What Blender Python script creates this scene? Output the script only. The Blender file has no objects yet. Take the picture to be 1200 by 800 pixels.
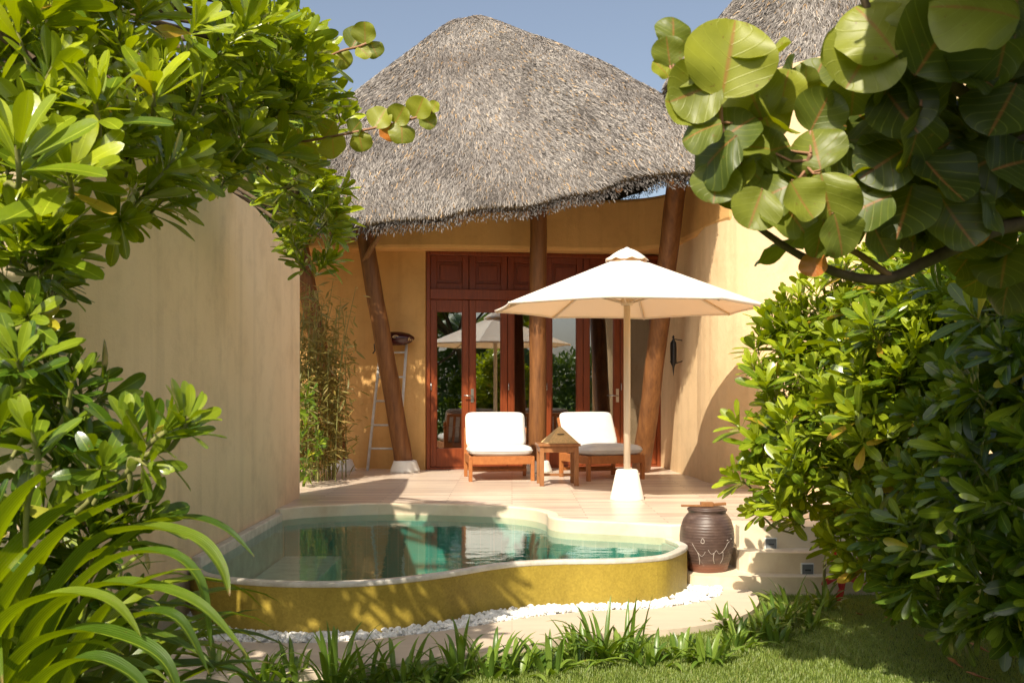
import bpy, bmesh, math, random
import numpy as np
from mathutils import Vector, Matrix, geometry
random.seed(7); rng = np.random.default_rng(7)
sc = bpy.context.scene
col = sc.collection
F = 1200.0; H = 1.1; HY = 457.0
GZ = -0.47
R = math.radians
def P(px, py, Y): return Vector(((px-600)*Y/F, Y, H-(py-HY)*Y/F))
def G(px, py, Z):
    Y = F*(H-Z)/(py-HY); return Vector(((px-600)*Y/F, Y, Z))
def nrm(v): return v/np.maximum(np.linalg.norm(v, axis=-1, keepdims=True), 1e-9)

# ------------------------------------------------------------------ materials
def newmat(name):
    m = bpy.data.materials.new(name); m.use_nodes = True
    nt = m.node_tree; nt.nodes.clear()
    return m, nt
def nd(nt, t, **kw):
    n = nt.nodes.new(t)
    for k, v in kw.items():
        if k in n.inputs.keys(): n.inputs[k].default_value = v
        else: setattr(n, k, v)
    return n
def lk(nt, a, b): nt.links.new(a, b)
def c4(c): return (c[0], c[1], c[2], 1.0)
def coords(nt, scale=(1,1,1), rot=(0,0,0), kind='Object'):
    tc = nd(nt, 'ShaderNodeTexCoord'); mp = nd(nt, 'ShaderNodeMapping')
    mp.inputs['Scale'].default_value = scale; mp.inputs['Rotation'].default_value = rot
    lk(nt, tc.outputs[kind], mp.inputs['Vector']); return mp.outputs['Vector']
def noise(nt, vec, scale, detail=4, rough=.55):
    n = nd(nt, 'ShaderNodeTexNoise'); n.inputs['Scale'].default_value = scale
    n.inputs['Detail'].default_value = detail; n.inputs['Roughness'].default_value = rough
    lk(nt, vec, n.inputs['Vector']); return n.outputs['Fac']
def ramp(nt, fac, stops):
    r = nd(nt, 'ShaderNodeValToRGB'); el = r.color_ramp.elements
    el[0].position = stops[0][0]; el[0].color = c4(stops[0][1])
    el[1].position = stops[-1][0]; el[1].color = c4(stops[-1][1])
    for p, c in stops[1:-1]:
        e = el.new(p); e.color = c4(c)
    lk(nt, fac, r.inputs['Fac']); return r.outputs['Color']
def mixc(nt, fac, a, b, mode='MIX'):
    m = nd(nt, 'ShaderNodeMix', data_type='RGBA', blend_type=mode)
    if isinstance(fac, (int, float)): m.inputs[0].default_value = fac
    else: lk(nt, fac, m.inputs[0])
    for i, s in ((6, a), (7, b)):
        if isinstance(s, tuple): m.inputs[i].default_value = c4(s)
        else: lk(nt, s, m.inputs[i])
    return m.outputs[2]
def bump(nt, h, strength, dist):
    b = nd(nt, 'ShaderNodeBump'); b.inputs['Strength'].default_value = strength
    b.inputs['Distance'].default_value = dist; lk(nt, h, b.inputs['Height']); return b.outputs['Normal']
def principled(nt, color, rough=.6, normal=None, spec=.5, **kw):
    p = nd(nt, 'ShaderNodeBsdfPrincipled')
    if isinstance(color, tuple): p.inputs['Base Color'].default_value = c4(color)
    else: lk(nt, color, p.inputs['Base Color'])
    if isinstance(rough, (int, float)): p.inputs['Roughness'].default_value = rough
    else: lk(nt, rough, p.inputs['Roughness'])
    p.inputs['Specular IOR Level'].default_value = spec
    if normal: lk(nt, normal, p.inputs['Normal'])
    for k, v in kw.items(): p.inputs[k.replace('_', ' ')].default_value = v
    return p
def out(nt, sh):
    o = nd(nt, 'ShaderNodeOutputMaterial'); lk(nt, sh, o.inputs['Surface'])

def stucco(name, c1, c2, streak=True):
    m, nt = newmat(name)
    v = coords(nt)
    big = noise(nt, v, 0.9, 5, .6)
    col_ = ramp(nt, big, [(.3, c1), (.7, c2)])
    if streak:
        vs = coords(nt, (3.2, 3.2, .18))
        st = noise(nt, vs, 1.6, 4, .6)
        dk = tuple(x*.80 for x in c1)
        f = nd(nt, 'ShaderNodeMapRange'); lk(nt, st, f.inputs[0])
        f.inputs[1].default_value = .5; f.inputs[2].default_value = .75; f.inputs[4].default_value = .55
        col_ = mixc(nt, f.outputs[0], col_, dk)
    g = nd(nt, 'ShaderNodeSeparateXYZ'); gp_ = nd(nt, 'ShaderNodeNewGeometry'); lk(nt, gp_.outputs['Position'], g.inputs[0])
    gr = nd(nt, 'ShaderNodeMapRange'); lk(nt, g.outputs[2], gr.inputs[0]); gr.inputs[1].default_value = .55; gr.inputs[2].default_value = -.3; gr.inputs[3].default_value = 0; gr.inputs[4].default_value = 1
    gm_ = nd(nt, 'ShaderNodeMath', operation='MULTIPLY'); lk(nt, gr.outputs[0], gm_.inputs[0]); lk(nt, noise(nt, v, 5, 6, .7), gm_.inputs[1])
    col_ = mixc(nt, gm_.outputs[0], col_, tuple(x*.45 for x in c1))
    pat = noise(nt, coords(nt), 2.6, 7, .72)
    col_ = mixc(nt, .55, col_, ramp(nt, pat, [(.34, (.80,.78,.74)), (.52, (1,1,1))]), 'MULTIPLY')
    fine = noise(nt, v, 55, 3, .6)
    mid = noise(nt, v, 4, 4, .5)
    mx = nd(nt, 'ShaderNodeMath', operation='MULTIPLY_ADD'); lk(nt, mid, mx.inputs[0]); mx.inputs[1].default_value = 2.5; lk(nt, fine, mx.inputs[2])
    p = principled(nt, col_, .85, bump(nt, mx.outputs[0], .35, .012), .25)
    out(nt, p.outputs[0]); return m
def wood(name, c1, c2, rough=.45, scale=(14, 14, 1.2)):
    m, nt = newmat(name)
    v = coords(nt, scale)
    n1 = noise(nt, v, 2.2, 6, .65)
    c = ramp(nt, n1, [(.28, c1), (.72, c2)])
    big = noise(nt, coords(nt), 1.3, 3, .5)
    c = mixc(nt, big, c, tuple(x*.7 for x in c1), 'MIX') if False else c
    p = principled(nt, c, rough, bump(nt, n1, .25, .004), .4)
    out(nt, p.outputs[0]); return m
def plain(name, c, rough=.6, spec=.5, nscale=12, var=.12, bmp=.15, **kw):
    m, nt = newmat(name)
    n = noise(nt, coords(nt), nscale, 4, .6)
    a = tuple(x*(1-var) for x in c); b = tuple(min(1, x*(1+var)) for x in c)
    p = principled(nt, ramp(nt, n, [(.3, a), (.7, b)]), rough, bump(nt, n, bmp, .006), spec, **kw)
    out(nt, p.outputs[0]); return m
def leafmat(name, dark, mid, young, back, rough=.3, trans=.3, vein=None, odd=None, veins_lat=False, tip=False):
    """rnd attribute (per leaf) picks the leaf tone; UV runs along it: u across, v base to tip"""
    m, nt = newmat(name)
    at = nd(nt, 'ShaderNodeAttribute'); at.attribute_name = 'rnd'
    stops = [(0.0, dark), (.45, mid), (.93, young)]
    if odd: stops += [(.965, young), (.98, odd)]
    c = ramp(nt, at.outputs['Fac'], stops)
    uv = nd(nt, 'ShaderNodeUVMap'); uv.uv_map = 'UVMap'
    sep = nd(nt, 'ShaderNodeSeparateXYZ'); lk(nt, uv.outputs[0], sep.inputs[0])
    ab = nd(nt, 'ShaderNodeMath', operation='SUBTRACT'); lk(nt, sep.outputs[0], ab.inputs[0]); ab.inputs[1].default_value = .5
    ab2 = nd(nt, 'ShaderNodeMath', operation='ABSOLUTE'); lk(nt, ab.outputs[0], ab2.inputs[0])
    mr = nd(nt, 'ShaderNodeMapRange'); lk(nt, ab2.outputs[0], mr.inputs[0])
    mr.inputs[1].default_value = .008; mr.inputs[2].default_value = .035; mr.inputs[3].default_value = .6; mr.inputs[4].default_value = 0
    c = mixc(nt, mr.outputs[0], c, vein or tuple(min(1, x*1.5+.02) for x in young))
    hgt = None
    if veins_lat:
        # side veins leave the midrib towards the tip
        ma = nd(nt, 'ShaderNodeMath', operation='MULTIPLY'); lk(nt, ab2.outputs[0], ma.inputs[0]); ma.inputs[1].default_value = .75
        sb = nd(nt, 'ShaderNodeMath', operation='SUBTRACT'); lk(nt, sep.outputs[1], sb.inputs[0]); lk(nt, ma.outputs[0], sb.inputs[1])
        mu = nd(nt, 'ShaderNodeMath', operation='MULTIPLY'); lk(nt, sb.outputs[0], mu.inputs[0]); mu.inputs[1].default_value = 6.0
        fr = nd(nt, 'ShaderNodeMath', operation='FRACT'); lk(nt, mu.outputs[0], fr.inputs[0])
        pp = nd(nt, 'ShaderNodeMath', operation='PINGPONG'); lk(nt, fr.outputs[0], pp.inputs[0]); pp.inputs[1].default_value = .5
        m2 = nd(nt, 'ShaderNodeMapRange'); lk(nt, pp.outputs[0], m2.inputs[0])
        m2.inputs[1].default_value = .0; m2.inputs[2].default_value = .07; m2.inputs[3].default_value = .42; m2.inputs[4].default_value = 0
        c = mixc(nt, m2.outputs[0], c, tuple(min(1, x*1.25+.02) for x in young)); hgt = m2.outputs[0]
    nz = noise(nt, coords(nt), 16, 4, .6)
    c = mixc(nt, .45, c, ramp(nt, nz, [(.3, (.45, .5, .4)), (.7, (1.0, 1.0, 1.0))]), 'MULTIPLY')
    if tip:
        jt = nd(nt, 'ShaderNodeMath', operation='MULTIPLY_ADD'); lk(nt, nz, jt.inputs[0]); jt.inputs[1].default_value = .22; lk(nt, sep.outputs[1], jt.inputs[2])
        tp = nd(nt, 'ShaderNodeMapRange'); lk(nt, jt.outputs[0], tp.inputs[0]); tp.inputs[1].default_value = 1.08; tp.inputs[2].default_value = 1.13
        c = mixc(nt, tp.outputs[0], c, (.32,.19,.07))
        lw = nd(nt, 'ShaderNodeMath', operation='SINE'); l2 = nd(nt, 'ShaderNodeMath', operation='MULTIPLY'); lk(nt, sep.outputs[0], l2.inputs[0]); l2.inputs[1].default_value = 70; lk(nt, l2.outputs[0], lw.inputs[0]); hgt = lw.outputs[0]
    sp_ = noise(nt, coords(nt), 42, 3, .7)
    sm_ = nd(nt, 'ShaderNodeMapRange'); lk(nt, sp_, sm_.inputs[0]); sm_.inputs[1].default_value = .665; sm_.inputs[2].default_value = .70; sm_.inputs[4].default_value = .75
    c = mixc(nt, sm_.outputs[0], c, (.16,.085,.02))
    geo = nd(nt, 'ShaderNodeNewGeometry')
    c2 = mixc(nt, geo.outputs['Backfacing'], c, mixc(nt, .5, c, back))
    nrmb = bump(nt, hgt if hgt else nz, .35, .004)
    p = principled(nt, c2, rough, nrmb, .5)
    tr = nd(nt, 'ShaderNodeBsdfTranslucent')
    tcol = mixc(nt, .6, c, tuple(min(1, x*1.6) for x in young))
    hs = nd(nt, 'ShaderNodeHueSaturation'); hs.inputs['Saturation'].default_value = 1.15; hs.inputs['Value'].default_value = 1.35
    lk(nt, tcol, hs.inputs['Color']); lk(nt, hs.outputs[0], tr.inputs['Color'])
    mx = nd(nt, 'ShaderNodeMixShader'); mx.inputs[0].default_value = trans
    lk(nt, p.outputs[0], mx.inputs[1]); lk(nt, tr.outputs[0], mx.inputs[2])
    out(nt, mx.outputs[0]); return m

M = {}
M['stucco'] = stucco('ochre_stucco_shaded', (.62,.36,.125), (.70,.42,.16))  # ochre deepened to carry the shade under the roof
M['stucco_t'] = stucco('peach_stucco_lit', (.78,.56,.32), (.82,.61,.36))  # pinker plaster, kept lighter to paint in the sun on lit walls
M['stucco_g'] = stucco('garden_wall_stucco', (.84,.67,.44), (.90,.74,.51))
M['teak'] = wood('red_door_wood', (.15,.030,.008), (.27,.06,.015), .38, (20,20,1.5))
M['teak2'] = wood('panel_wood', (.14,.024,.006), (.22,.045,.011), .4, (16,16,1.5))
M['chairw'] = wood('teak_furniture', (.30,.10,.025), (.45,.17,.05), .5, (8,8,8))
M['tablew'] = wood('table_wood', (.22,.09,.03), (.34,.15,.055), .5, (10,10,3))
M['log'] = wood('log_post', (.10,.038,.013), (.27,.115,.036), .5, (9,9,.9))
M['rafter'] = wood('rafter_wood', (.16,.08,.03), (.30,.16,.07), .6, (9,9,9))
M['polew'] = wood('pale_pole_wood', (.62,.51,.38), (.74,.63,.49), .5, (20,20,1))
M['cush'] = plain('white_cushion', (.64,.63,.61), .9, .1, 5.5, .06, 1.0)
M['whitep'] = plain('white_paint', (.80,.79,.76), .55, .4, 8, .04)
M['base'] = plain('white_concrete', (.80,.78,.72), .7, .3, 9, .05)
M['ladder'] = plain('ladder_paint', (.62,.60,.56), .6, .3, 14, .15)
M['black'] = plain('dark_metal', (.02,.018,.016), .45, .5)
M['metal'] = plain('brushed_metal', (.5,.48,.45), .3, .5, 8, .05, .05, Metallic=.9)
M['lamp'] = plain('lamp_plate', (.16,.18,.20), .35, .5, 40, .15)
M['lampglass'] = plain('lamp_louvre', (.05,.06,.07), .2, .6)
M['red'] = plain('lacquer', (.045,.008,.008), .25, .6)
M['curtain'] = plain('curtain_cloth', (.10,.075,.055), .9, .1)
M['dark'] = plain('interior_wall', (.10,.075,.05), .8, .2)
M['bark'] = plain('bark', (.12,.085,.055), .85, .2, 18, .35, .6)
M['twig'] = plain('green_stem', (.22,.22,.07), .6, .3, 20, .25)
M['redtwig'] = plain('reddish_stem', (.30,.16,.09), .6, .3, 20, .25)
M['straw'] = plain('woven_palm', (.66,.46,.22), .7, .2, 60, .2, .5)
M['dryleaf'] = plain('dry_leaf', (.42,.17,.05), .6, .3, 25, .4)
M['soil'] = plain('soil', (.05,.035,.02), .95, .1, 9, .4, .5)

# thatch
m, nt = newmat('thatch')
at = nd(nt, 'ShaderNodeAttribute'); at.attribute_name = 'rnd'
c = ramp(nt, at.outputs['Fac'], [(0, (.045,.040,.037)), (.3, (.19,.172,.158)), (.7, (.37,.342,.318)), (.92, (.52,.46,.39)), (1, (.58,.38,.19))])
n = noise(nt, coords(nt), 1.1, 5, .65)
c = mixc(nt, .75, c, ramp(nt, n, [(.34, (.50,.47,.46)), (.60, (1,1,1))]), 'MULTIPLY')
p = principled(nt, c, .85, None, .15); out(nt, p.outputs[0]); M['thatch'] = m
M['under'] = plain('thatch_underside', (.12,.085,.05), .9, .1, 25, .4, .6)

# deck: courses of pale pinkish stone
def stone(name, cols, tile, mortar, rough=.42, rot=0, msize=.006):
    m, nt = newmat(name)
    v = coords(nt, (1,1,1), (0,0,rot))
    b = nd(nt, 'ShaderNodeTexBrick'); lk(nt, v, b.inputs['Vector'])
    b.inputs['Color1'].default_value = (0,0,0,1); b.inputs['Color2'].default_value = (1,1,1,1); b.inputs['Mortar'].default_value = (.5,.5,.5,1)
    b.inputs['Scale'].default_value = 1; b.inputs['Brick Width'].default_value = tile[0]; b.inputs['Row Height'].default_value = tile[1]
    b.inputs['Mortar Size'].default_value = msize; b.inputs['Mortar Smooth'].default_value = .3
    nz = noise(nt, coords(nt, (1.2, 7, 7), (0,0,rot)), 1.5, 5, .6)
    ad = nd(nt, 'ShaderNodeMath', operation='MULTIPLY_ADD'); lk(nt, b.outputs['Color'], ad.inputs[0]); ad.inputs[1].default_value = .55
    sb = nd(nt, 'ShaderNodeMath', operation='MULTIPLY'); lk(nt, nz, sb.inputs[0]); sb.inputs[1].default_value = .55; lk(nt, sb.outputs[0], ad.inputs[2])
    c = ramp(nt, ad.outputs[0], [(i/(len(cols)-1), cc) for i, cc in enumerate(cols)])
    big = noise(nt, coords(nt), .7, 4, .6)
    c = mixc(nt, .5, c, ramp(nt, big, [(.35, (.78,.75,.72)), (.65, (1,1,1))]), 'MULTIPLY')
    c = mixc(nt, b.outputs['Fac'], c, mortar)
    inv = nd(nt, 'ShaderNodeMath', operation='MULTIPLY_ADD'); lk(nt, b.outputs['Fac'], inv.inputs[0]); inv.inputs[1].default_value = -1; inv.inputs[2].default_value = 1
    p = principled(nt, c, rough, bump(nt, inv.outputs[0], .4, .003), .4)
    out(nt, p.outputs[0]); return m
M['deck'] = stone('deck_stone', [(.46,.33,.24), (.63,.50,.39), (.80,.68,.55), (.55,.43,.35), (.74,.65,.55)], (1.3,.10), (.42,.32,.25), .32)
m, nt = newmat('cream_stone')
v = coords(nt); n1 = noise(nt, v, 2.2, 6, .62); n2 = noise(nt, coords(nt, (1,1,.35)), 2.0, 3, .5)
c = ramp(nt, n1, [(.3, (.66,.52,.36)), (.5, (.78,.66,.48)), (.7, (.72,.62,.50))])
f = nd(nt, 'ShaderNodeMapRange'); lk(nt, n2, f.inputs[0]); f.inputs[1].default_value = .62; f.inputs[2].default_value = .75; f.inputs[4].default_value = .45
c = mixc(nt, f.outputs[0], c, (.60,.34,.13))
p = principled(nt, c, .6, bump(nt, noise(nt, v, 40, 4), .2, .004), .3); out(nt, p.outputs[0]); M['cream'] = m
M['path'] = stone('path_concrete', [(.52,.42,.33), (.66,.55,.43), (.60,.49,.39)], (1.4, 5), (.50,.41,.32), .7, 0, .003)
# golden pool wall of fine mosaic
m, nt = newmat('gold_mosaic')
v = coords(nt); vo = nd(nt, 'ShaderNodeTexVoronoi'); vo.inputs['Scale'].default_value = 75; lk(nt, v, vo.inputs['Vector'])
n1 = noise(nt, coords(nt, (1,1,.5)), 1.7, 5, .6)
c = ramp(nt, n1, [(.25, (.29,.205,.030)), (.5, (.41,.30,.045)), (.75, (.49,.355,.06))])
c = mixc(nt, .35, c, ramp(nt, vo.outputs['Color'], [(.2, (.5,.5,.42)), (.8, (1,1,1))]), 'MULTIPLY')
gm = nd(nt, 'ShaderNodeSeparateXYZ'); lk(nt, v, gm.inputs[0])
f = nd(nt, 'ShaderNodeMapRange'); lk(nt, gm.outputs[2], f.inputs[0]); f.inputs[1].default_value = -.36; f.inputs[2].default_value = -.45; f.inputs[3].default_value = 0; f.inputs[4].default_value = .6
st = nd(nt, 'ShaderNodeMath', operation='MULTIPLY'); lk(nt, f.outputs[0], st.inputs[0]); lk(nt, noise(nt, v, 6, 4), st.inputs[1])
c = mixc(nt, st.outputs[0], c, (.26,.20,.07))
p = principled(nt, c, .5, bump(nt, vo.outputs['Distance'], .3, .002), .35); out(nt, p.outputs[0]); M['gold'] = m
m, nt = newmat('coping_stone')
c = ramp(nt, noise(nt, coords(nt), 7, 5, .65), [(.3, (.46,.42,.35)), (.6, (.70,.66,.58))])
p = principled(nt, c, .35, bump(nt, noise(nt, coords(nt), 25, 4), .2, .004), .4); out(nt, p.outputs[0]); M['coping'] = m
m, nt = newmat('green_pool_tile')
v = coords(nt); b = nd(nt, 'ShaderNodeTexBrick'); lk(nt, v, b.inputs['Vector'])
b.offset = 0; b.inputs['Color1'].default_value = (.05,.29,.24,1); b.inputs['Color2'].default_value = (.08,.38,.32,1); b.inputs['Mortar'].default_value = (.18,.40,.34,1)
b.inputs['Scale'].default_value = 1; b.inputs['Brick Width'].default_value = .1; b.inputs['Row Height'].default_value = .1; b.inputs['Mortar Size'].default_value = .004
p = principled(nt, b.outputs['Color'], .4); out(nt, p.outputs[0]); M['pooltile'] = m
# water
m, nt = newmat('water')
fr = nd(nt, 'ShaderNodeFresnel'); fr.inputs['IOR'].default_value = 1.33
tr = nd(nt, 'ShaderNodeBsdfTransparent'); tr.inputs['Color'].default_value = (.74,.96,.90,1)
gl = nd(nt, 'ShaderNodeBsdfGlossy'); gl.inputs['Roughness'].default_value = .01
bn = bump(nt, noise(nt, coords(nt, (1.0, 1.6, 1)), 4.5, 3, .5), .10, .02)
lk(nt, bn, fr.inputs['Normal']); lk(nt, bn, gl.inputs['Normal'])
mx = nd(nt, 'ShaderNodeMixShader'); lk(nt, fr.outputs[0], mx.inputs[0]); lk(nt, tr.outputs[0], mx.inputs[1]); lk(nt, gl.outputs[0], mx.inputs[2])
out(nt, mx.outputs[0]); M['water'] = m
# door glass
m, nt = newmat('window_glass')
tr = nd(nt, 'ShaderNodeBsdfTransparent'); tr.inputs['Color'].default_value = (.75,.78,.76,1)
gl = nd(nt, 'ShaderNodeBsdfGlossy'); gl.inputs['Roughness'].default_value = .0; gl.inputs['Color'].default_value = (.95,.97,1,1)
mx = nd(nt, 'ShaderNodeMixShader'); mx.inputs[0].default_value = .30
lk(nt, tr.outputs[0], mx.inputs[1]); lk(nt, gl.outputs[0], mx.inputs[2]); out(nt, mx.outputs[0]); M['glass'] = m
# parasol cloth
m, nt = newmat('canvas')
n = noise(nt, coords(nt), 220, 2)
p = principled(nt, (.90,.88,.82), .85, bump(nt, n, .1, .002), .15)
tr = nd(nt, 'ShaderNodeBsdfTranslucent'); tr.inputs['Color'].default_value = (1.0,.66,.22,1)
mx = nd(nt, 'ShaderNodeMixShader'); mx.inputs[0].default_value = .28
lk(nt, p.outputs[0], mx.inputs[1]); lk(nt, tr.outputs[0], mx.inputs[2]); out(nt, mx.outputs[0]); M['canvas'] = m
# jar
m, nt = newmat('jar_clay')
v = coords(nt); sp = nd(nt, 'ShaderNodeSeparateXYZ'); lk(nt, v, sp.inputs[0])
n1 = noise(nt, coords(nt, (1,1,2.5)), 7, 6, .65)
c = ramp(nt, n1, [(.3, (.055,.032,.026)), (.6, (.10,.062,.050)), (.8, (.17,.12,.10))])
f = nd(nt, 'ShaderNodeMapRange'); lk(nt, sp.outputs[2], f.inputs[0]); f.inputs[1].default_value = .085; f.inputs[2].default_value = .045
c = mixc(nt, f.outputs[0], c, (.19,.075,.045))
n2 = noise(nt, v, 14, 6, .7)
f2 = nd(nt, 'ShaderNodeMapRange'); lk(nt, n2, f2.inputs[0]); f2.inputs[1].default_value = .60; f2.inputs[2].default_value = .72
f3 = nd(nt, 'ShaderNodeMapRange'); lk(nt, sp.outputs[2], f3.inputs[0]); f3.inputs[1].default_value = .30; f3.inputs[2].default_value = .12
mm = nd(nt, 'ShaderNodeMath', operation='MULTIPLY'); lk(nt, f2.outputs[0], mm.inputs[0]); lk(nt, f3.outputs[0], mm.inputs[1])
m3 = nd(nt, 'ShaderNodeMath', operation='MULTIPLY'); lk(nt, mm.outputs[0], m3.inputs[0]); m3.inputs[1].default_value = .6
c = mixc(nt, m3.outputs[0], c, (.45,.38,.33))
wv = nd(nt, 'ShaderNodeTexWave'); wv.bands_direction = 'Z'; wv.inputs['Scale'].default_value = 14; wv.inputs['Distortion'].default_value = 1.2; lk(nt, v, wv.inputs['Vector'])
p = principled(nt, c, .42, bump(nt, wv.outputs['Fac'], .25, .006), .45); out(nt, p.outputs[0]); M['jar'] = m
M['lime'] = plain('lime_drip', (.42,.36,.32), .8, .2, 60, .3)
M['pebble'] = plain('white_pebble', (.80,.79,.76), .6, .3, 14, .08, .2)
# lawn soil and grass
m, nt = newmat('lawn_ground')
c = ramp(nt, noise(nt, coords(nt), 6, 5, .65), [(.3, (.045,.075,.015)), (.55, (.085,.12,.025)), (.75, (.12,.13,.04))])
p = principled(nt, c, .95, bump(nt, noise(nt, coords(nt), 60, 4), .5, .02), .1); out(nt, p.outputs[0]); M['lawn'] = m
M['grass'] = leafmat('grass_blade', (.12,.19,.03), (.20,.29,.045), (.33,.38,.08), (.18,.23,.05), .5, .25, odd=(.40,.32,.12))
M['naupaka'] = leafmat('glossy_leaf', (.022,.060,.008), (.070,.135,.010), (.27,.34,.020), (.10,.17,.03), .25, .20, odd=(.50,.42,.04))
M['naupaka2'] = leafmat('glossy_leaf_sunlit', (.028,.070,.008), (.120,.190,.011), (.38,.44,.022), (.14,.20,.03), .25, .23, odd=(.50,.30,.04))  # brighter copy of the glossy leaf, sunlight painted in
M['grape'] = leafmat('round_leaf', (.012,.026,.007), (.085,.120,.018), (.31,.33,.035), (.15,.18,.04), .46, .26, vein=(.42,.13,.05), odd=(.50,.15,.03), veins_lat=True)
M['lily'] = leafmat('strap_leaf', (.022,.058,.008), (.080,.150,.010), (.30,.37,.022), (.12,.18,.03), .34, .25, tip=True)
M['border'] = leafmat('border_leaf', (.045,.10,.014), (.11,.20,.025), (.24,.33,.05), (.12,.2,.04), .35, .25)
M['bamboo'] = leafmat('bamboo_leaf', (.10,.11,.02), (.19,.19,.04), (.36,.28,.10), (.2,.2,.08), .5, .35, odd=(.45,.25,.08))
M['tree'] = leafmat('tree_leaf', (.05,.10,.015), (.09,.16,.025), (.16,.22,.04), (.1,.15,.04), .4, .25)
M['ti'] = leafmat('red_leaf', (.20,.01,.02), (.35,.02,.04), (.45,.10,.06), (.3,.03,.04), .35, .3)

# ------------------------------------------------------------------ mesh helpers
class MB:
    def __init__(s): s.v = []; s.f = []; s.sm = []
    def add(s, vs, fs, smooth=False):
        o = len(s.v); s.v += [Vector(v) for v in vs]
        s.f += [tuple(i+o for i in f) for f in fs]; s.sm += [smooth]*len(fs); return s
    def box(s, lo, hi, mat=None):
        x0,y0,z0 = lo; x1,y1,z1 = hi
        vs = [(x0,y0,z0),(x1,y0,z0),(x1,y1,z0),(x0,y1,z0),(x0,y0,z1),(x1,y0,z1),(x1,y1,z1),(x0,y1,z1)]
        if mat: vs = [mat @ Vector(v) for v in vs]
        return s.add(vs, [(3,2,1,0),(4,5,6,7),(0,1,5,4),(1,2,6,5),(2,3,7,6),(3,0,4,7)])
    def tube(s, pts, rad, n=10, cap=True, wob=0):
        pts = [Vector(p) for p in pts]; k = len(pts)
        rs = rad if isinstance(rad, (list, tuple)) else [rad]*k
        vs = []; ref = None
        for i, p in enumerate(pts):
            d = (pts[min(i+1,k-1)]-pts[max(i-1,0)]).normalized()
            if ref is None: ref = Vector((0,0,1)) if abs(d.z) < .8 else Vector((1,0,0))
            a = d.cross(ref).normalized(); b = a.cross(d).normalized(); ref = b
            for j in range(n):
                t = 2*math.pi*j/n; r = rs[i]*(1+wob*math.sin(3*t+i)*.5+(random.random()-.5)*wob)
                vs.append(p + (a*math.cos(t)+b*math.sin(t))*r)
        fs = [(i*n+j, i*n+(j+1)%n, (i+1)*n+(j+1)%n, (i+1)*n+j) for i in range(k-1) for j in range(n)]
        s.add(vs, fs, True)
        if cap:
            o = len(s.v)-len(vs)
            s.f += [tuple(o+j for j in range(n))[::-1], tuple(o+(k-1)*n+j for j in range(n))]; s.sm += [False, False]
        return s
    def lathe(s, prof, n=32, c=(0,0,0), cap=True):
        vs = [(c[0]+r*math.cos(2*math.pi*j/n), c[1]+r*math.sin(2*math.pi*j/n), c[2]+z) for r, z in prof for j in range(n)]
        k = len(prof)
        fs = [(i*n+j, i*n+(j+1)%n, (i+1)*n+(j+1)%n, (i+1)*n+j) for i in range(k-1) for j in range(n)]
        s.add(vs, fs, True)
        if cap:
            o = len(s.v)-len(vs)
            s.f += [tuple(o+j for j in range(n))[::-1], tuple(o+(k-1)*n+j for j in range(n))]; s.sm += [False, False]
        return s
    def prism(s, poly, z0, z1, bottom=True):
        n = len(poly)
        tris = geometry.tessellate_polygon([[Vector((p[0],p[1],0)) for p in poly]])
        vt = [(p[0],p[1],z1) for p in poly]; vb = [(p[0],p[1],z0) for p in poly]
        area = sum(poly[i][0]*poly[(i+1)%n][1]-poly[(i+1)%n][0]*poly[i][1] for i in range(n))
        up = []
        for t in tris:
            a,b,c = [Vector(vt[i]) for i in t]
            up.append(tuple(t) if (b-a).cross(c-a).z > 0 else tuple(t)[::-1])
        s.add(vt, up); 
        if bottom: s.add(vb, [t[::-1] for t in up])
        side = []
        for i in range(n):
            j = (i+1)%n; q = (i, j, n+j, n+i)
            side.append(q[::-1] if area > 0 else q)
        # vt ids 0..n-1 top, n.. bottom
        s.add(vt+vb, [q for q in side]); return s
    def build(s, name, mat, parent=None, bevel=0, seg=2, weld=False):
        me = bpy.data.meshes.new(name); me.from_pydata([tuple(v) for v in s.v], [], s.f); me.update()
        me.polygons.foreach_set('use_smooth', s.sm)
        o = bpy.data.objects.new(name, me); col.objects.link(o); me.materials.append(M[mat] if isinstance(mat, str) else mat)
        if parent: o.parent = parent
        if bevel:
            b = o.modifiers.new('bevel', 'BEVEL'); b.width = bevel; b.segments = seg; b.limit_method = 'ANGLE'; b.angle_limit = R(40)
        return o
def tag(o, label=None, cat=None, group=None, kind=None):
    if label: o['label'] = label
    if cat: o['category'] = cat
    if group: o['group'] = group
    if kind: o['kind'] = kind
    return o
def empty(name, loc, rz=0, **kw):
    o = bpy.data.objects.new(name, None); col.objects.link(o); o.location = loc; o.rotation_euler = (0,0,rz)
    o.empty_display_size = .1
    return tag(o, **kw)
def child_world(o, parent):          # geometry given in world coordinates, parent an unrotated Empty
    o.parent = parent; o.matrix_parent_inverse = Matrix.Translation(-parent.location); return o
def smoothline(pts, n=8, closed=False):
    pts = [Vector(p) for p in pts]; out_ = []; k = len(pts)
    rngi = range(k) if closed else range(k-1)
    for i in rngi:
        if closed: a,b,c,d = pts[i-1], pts[i], pts[(i+1)%k], pts[(i+2)%k]
        else: a,b,c,d = pts[max(i-1,0)], pts[i], pts[i+1], pts[min(i+2,k-1)]
        for j in range(n):
            t = j/n
            out_.append(.5*((2*b)+(c-a)*t+(2*a-5*b+4*c-d)*t*t+(3*b-a-3*c+d)*t**3))
    if not closed: out_.append(pts[-1])
    return out_
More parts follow.
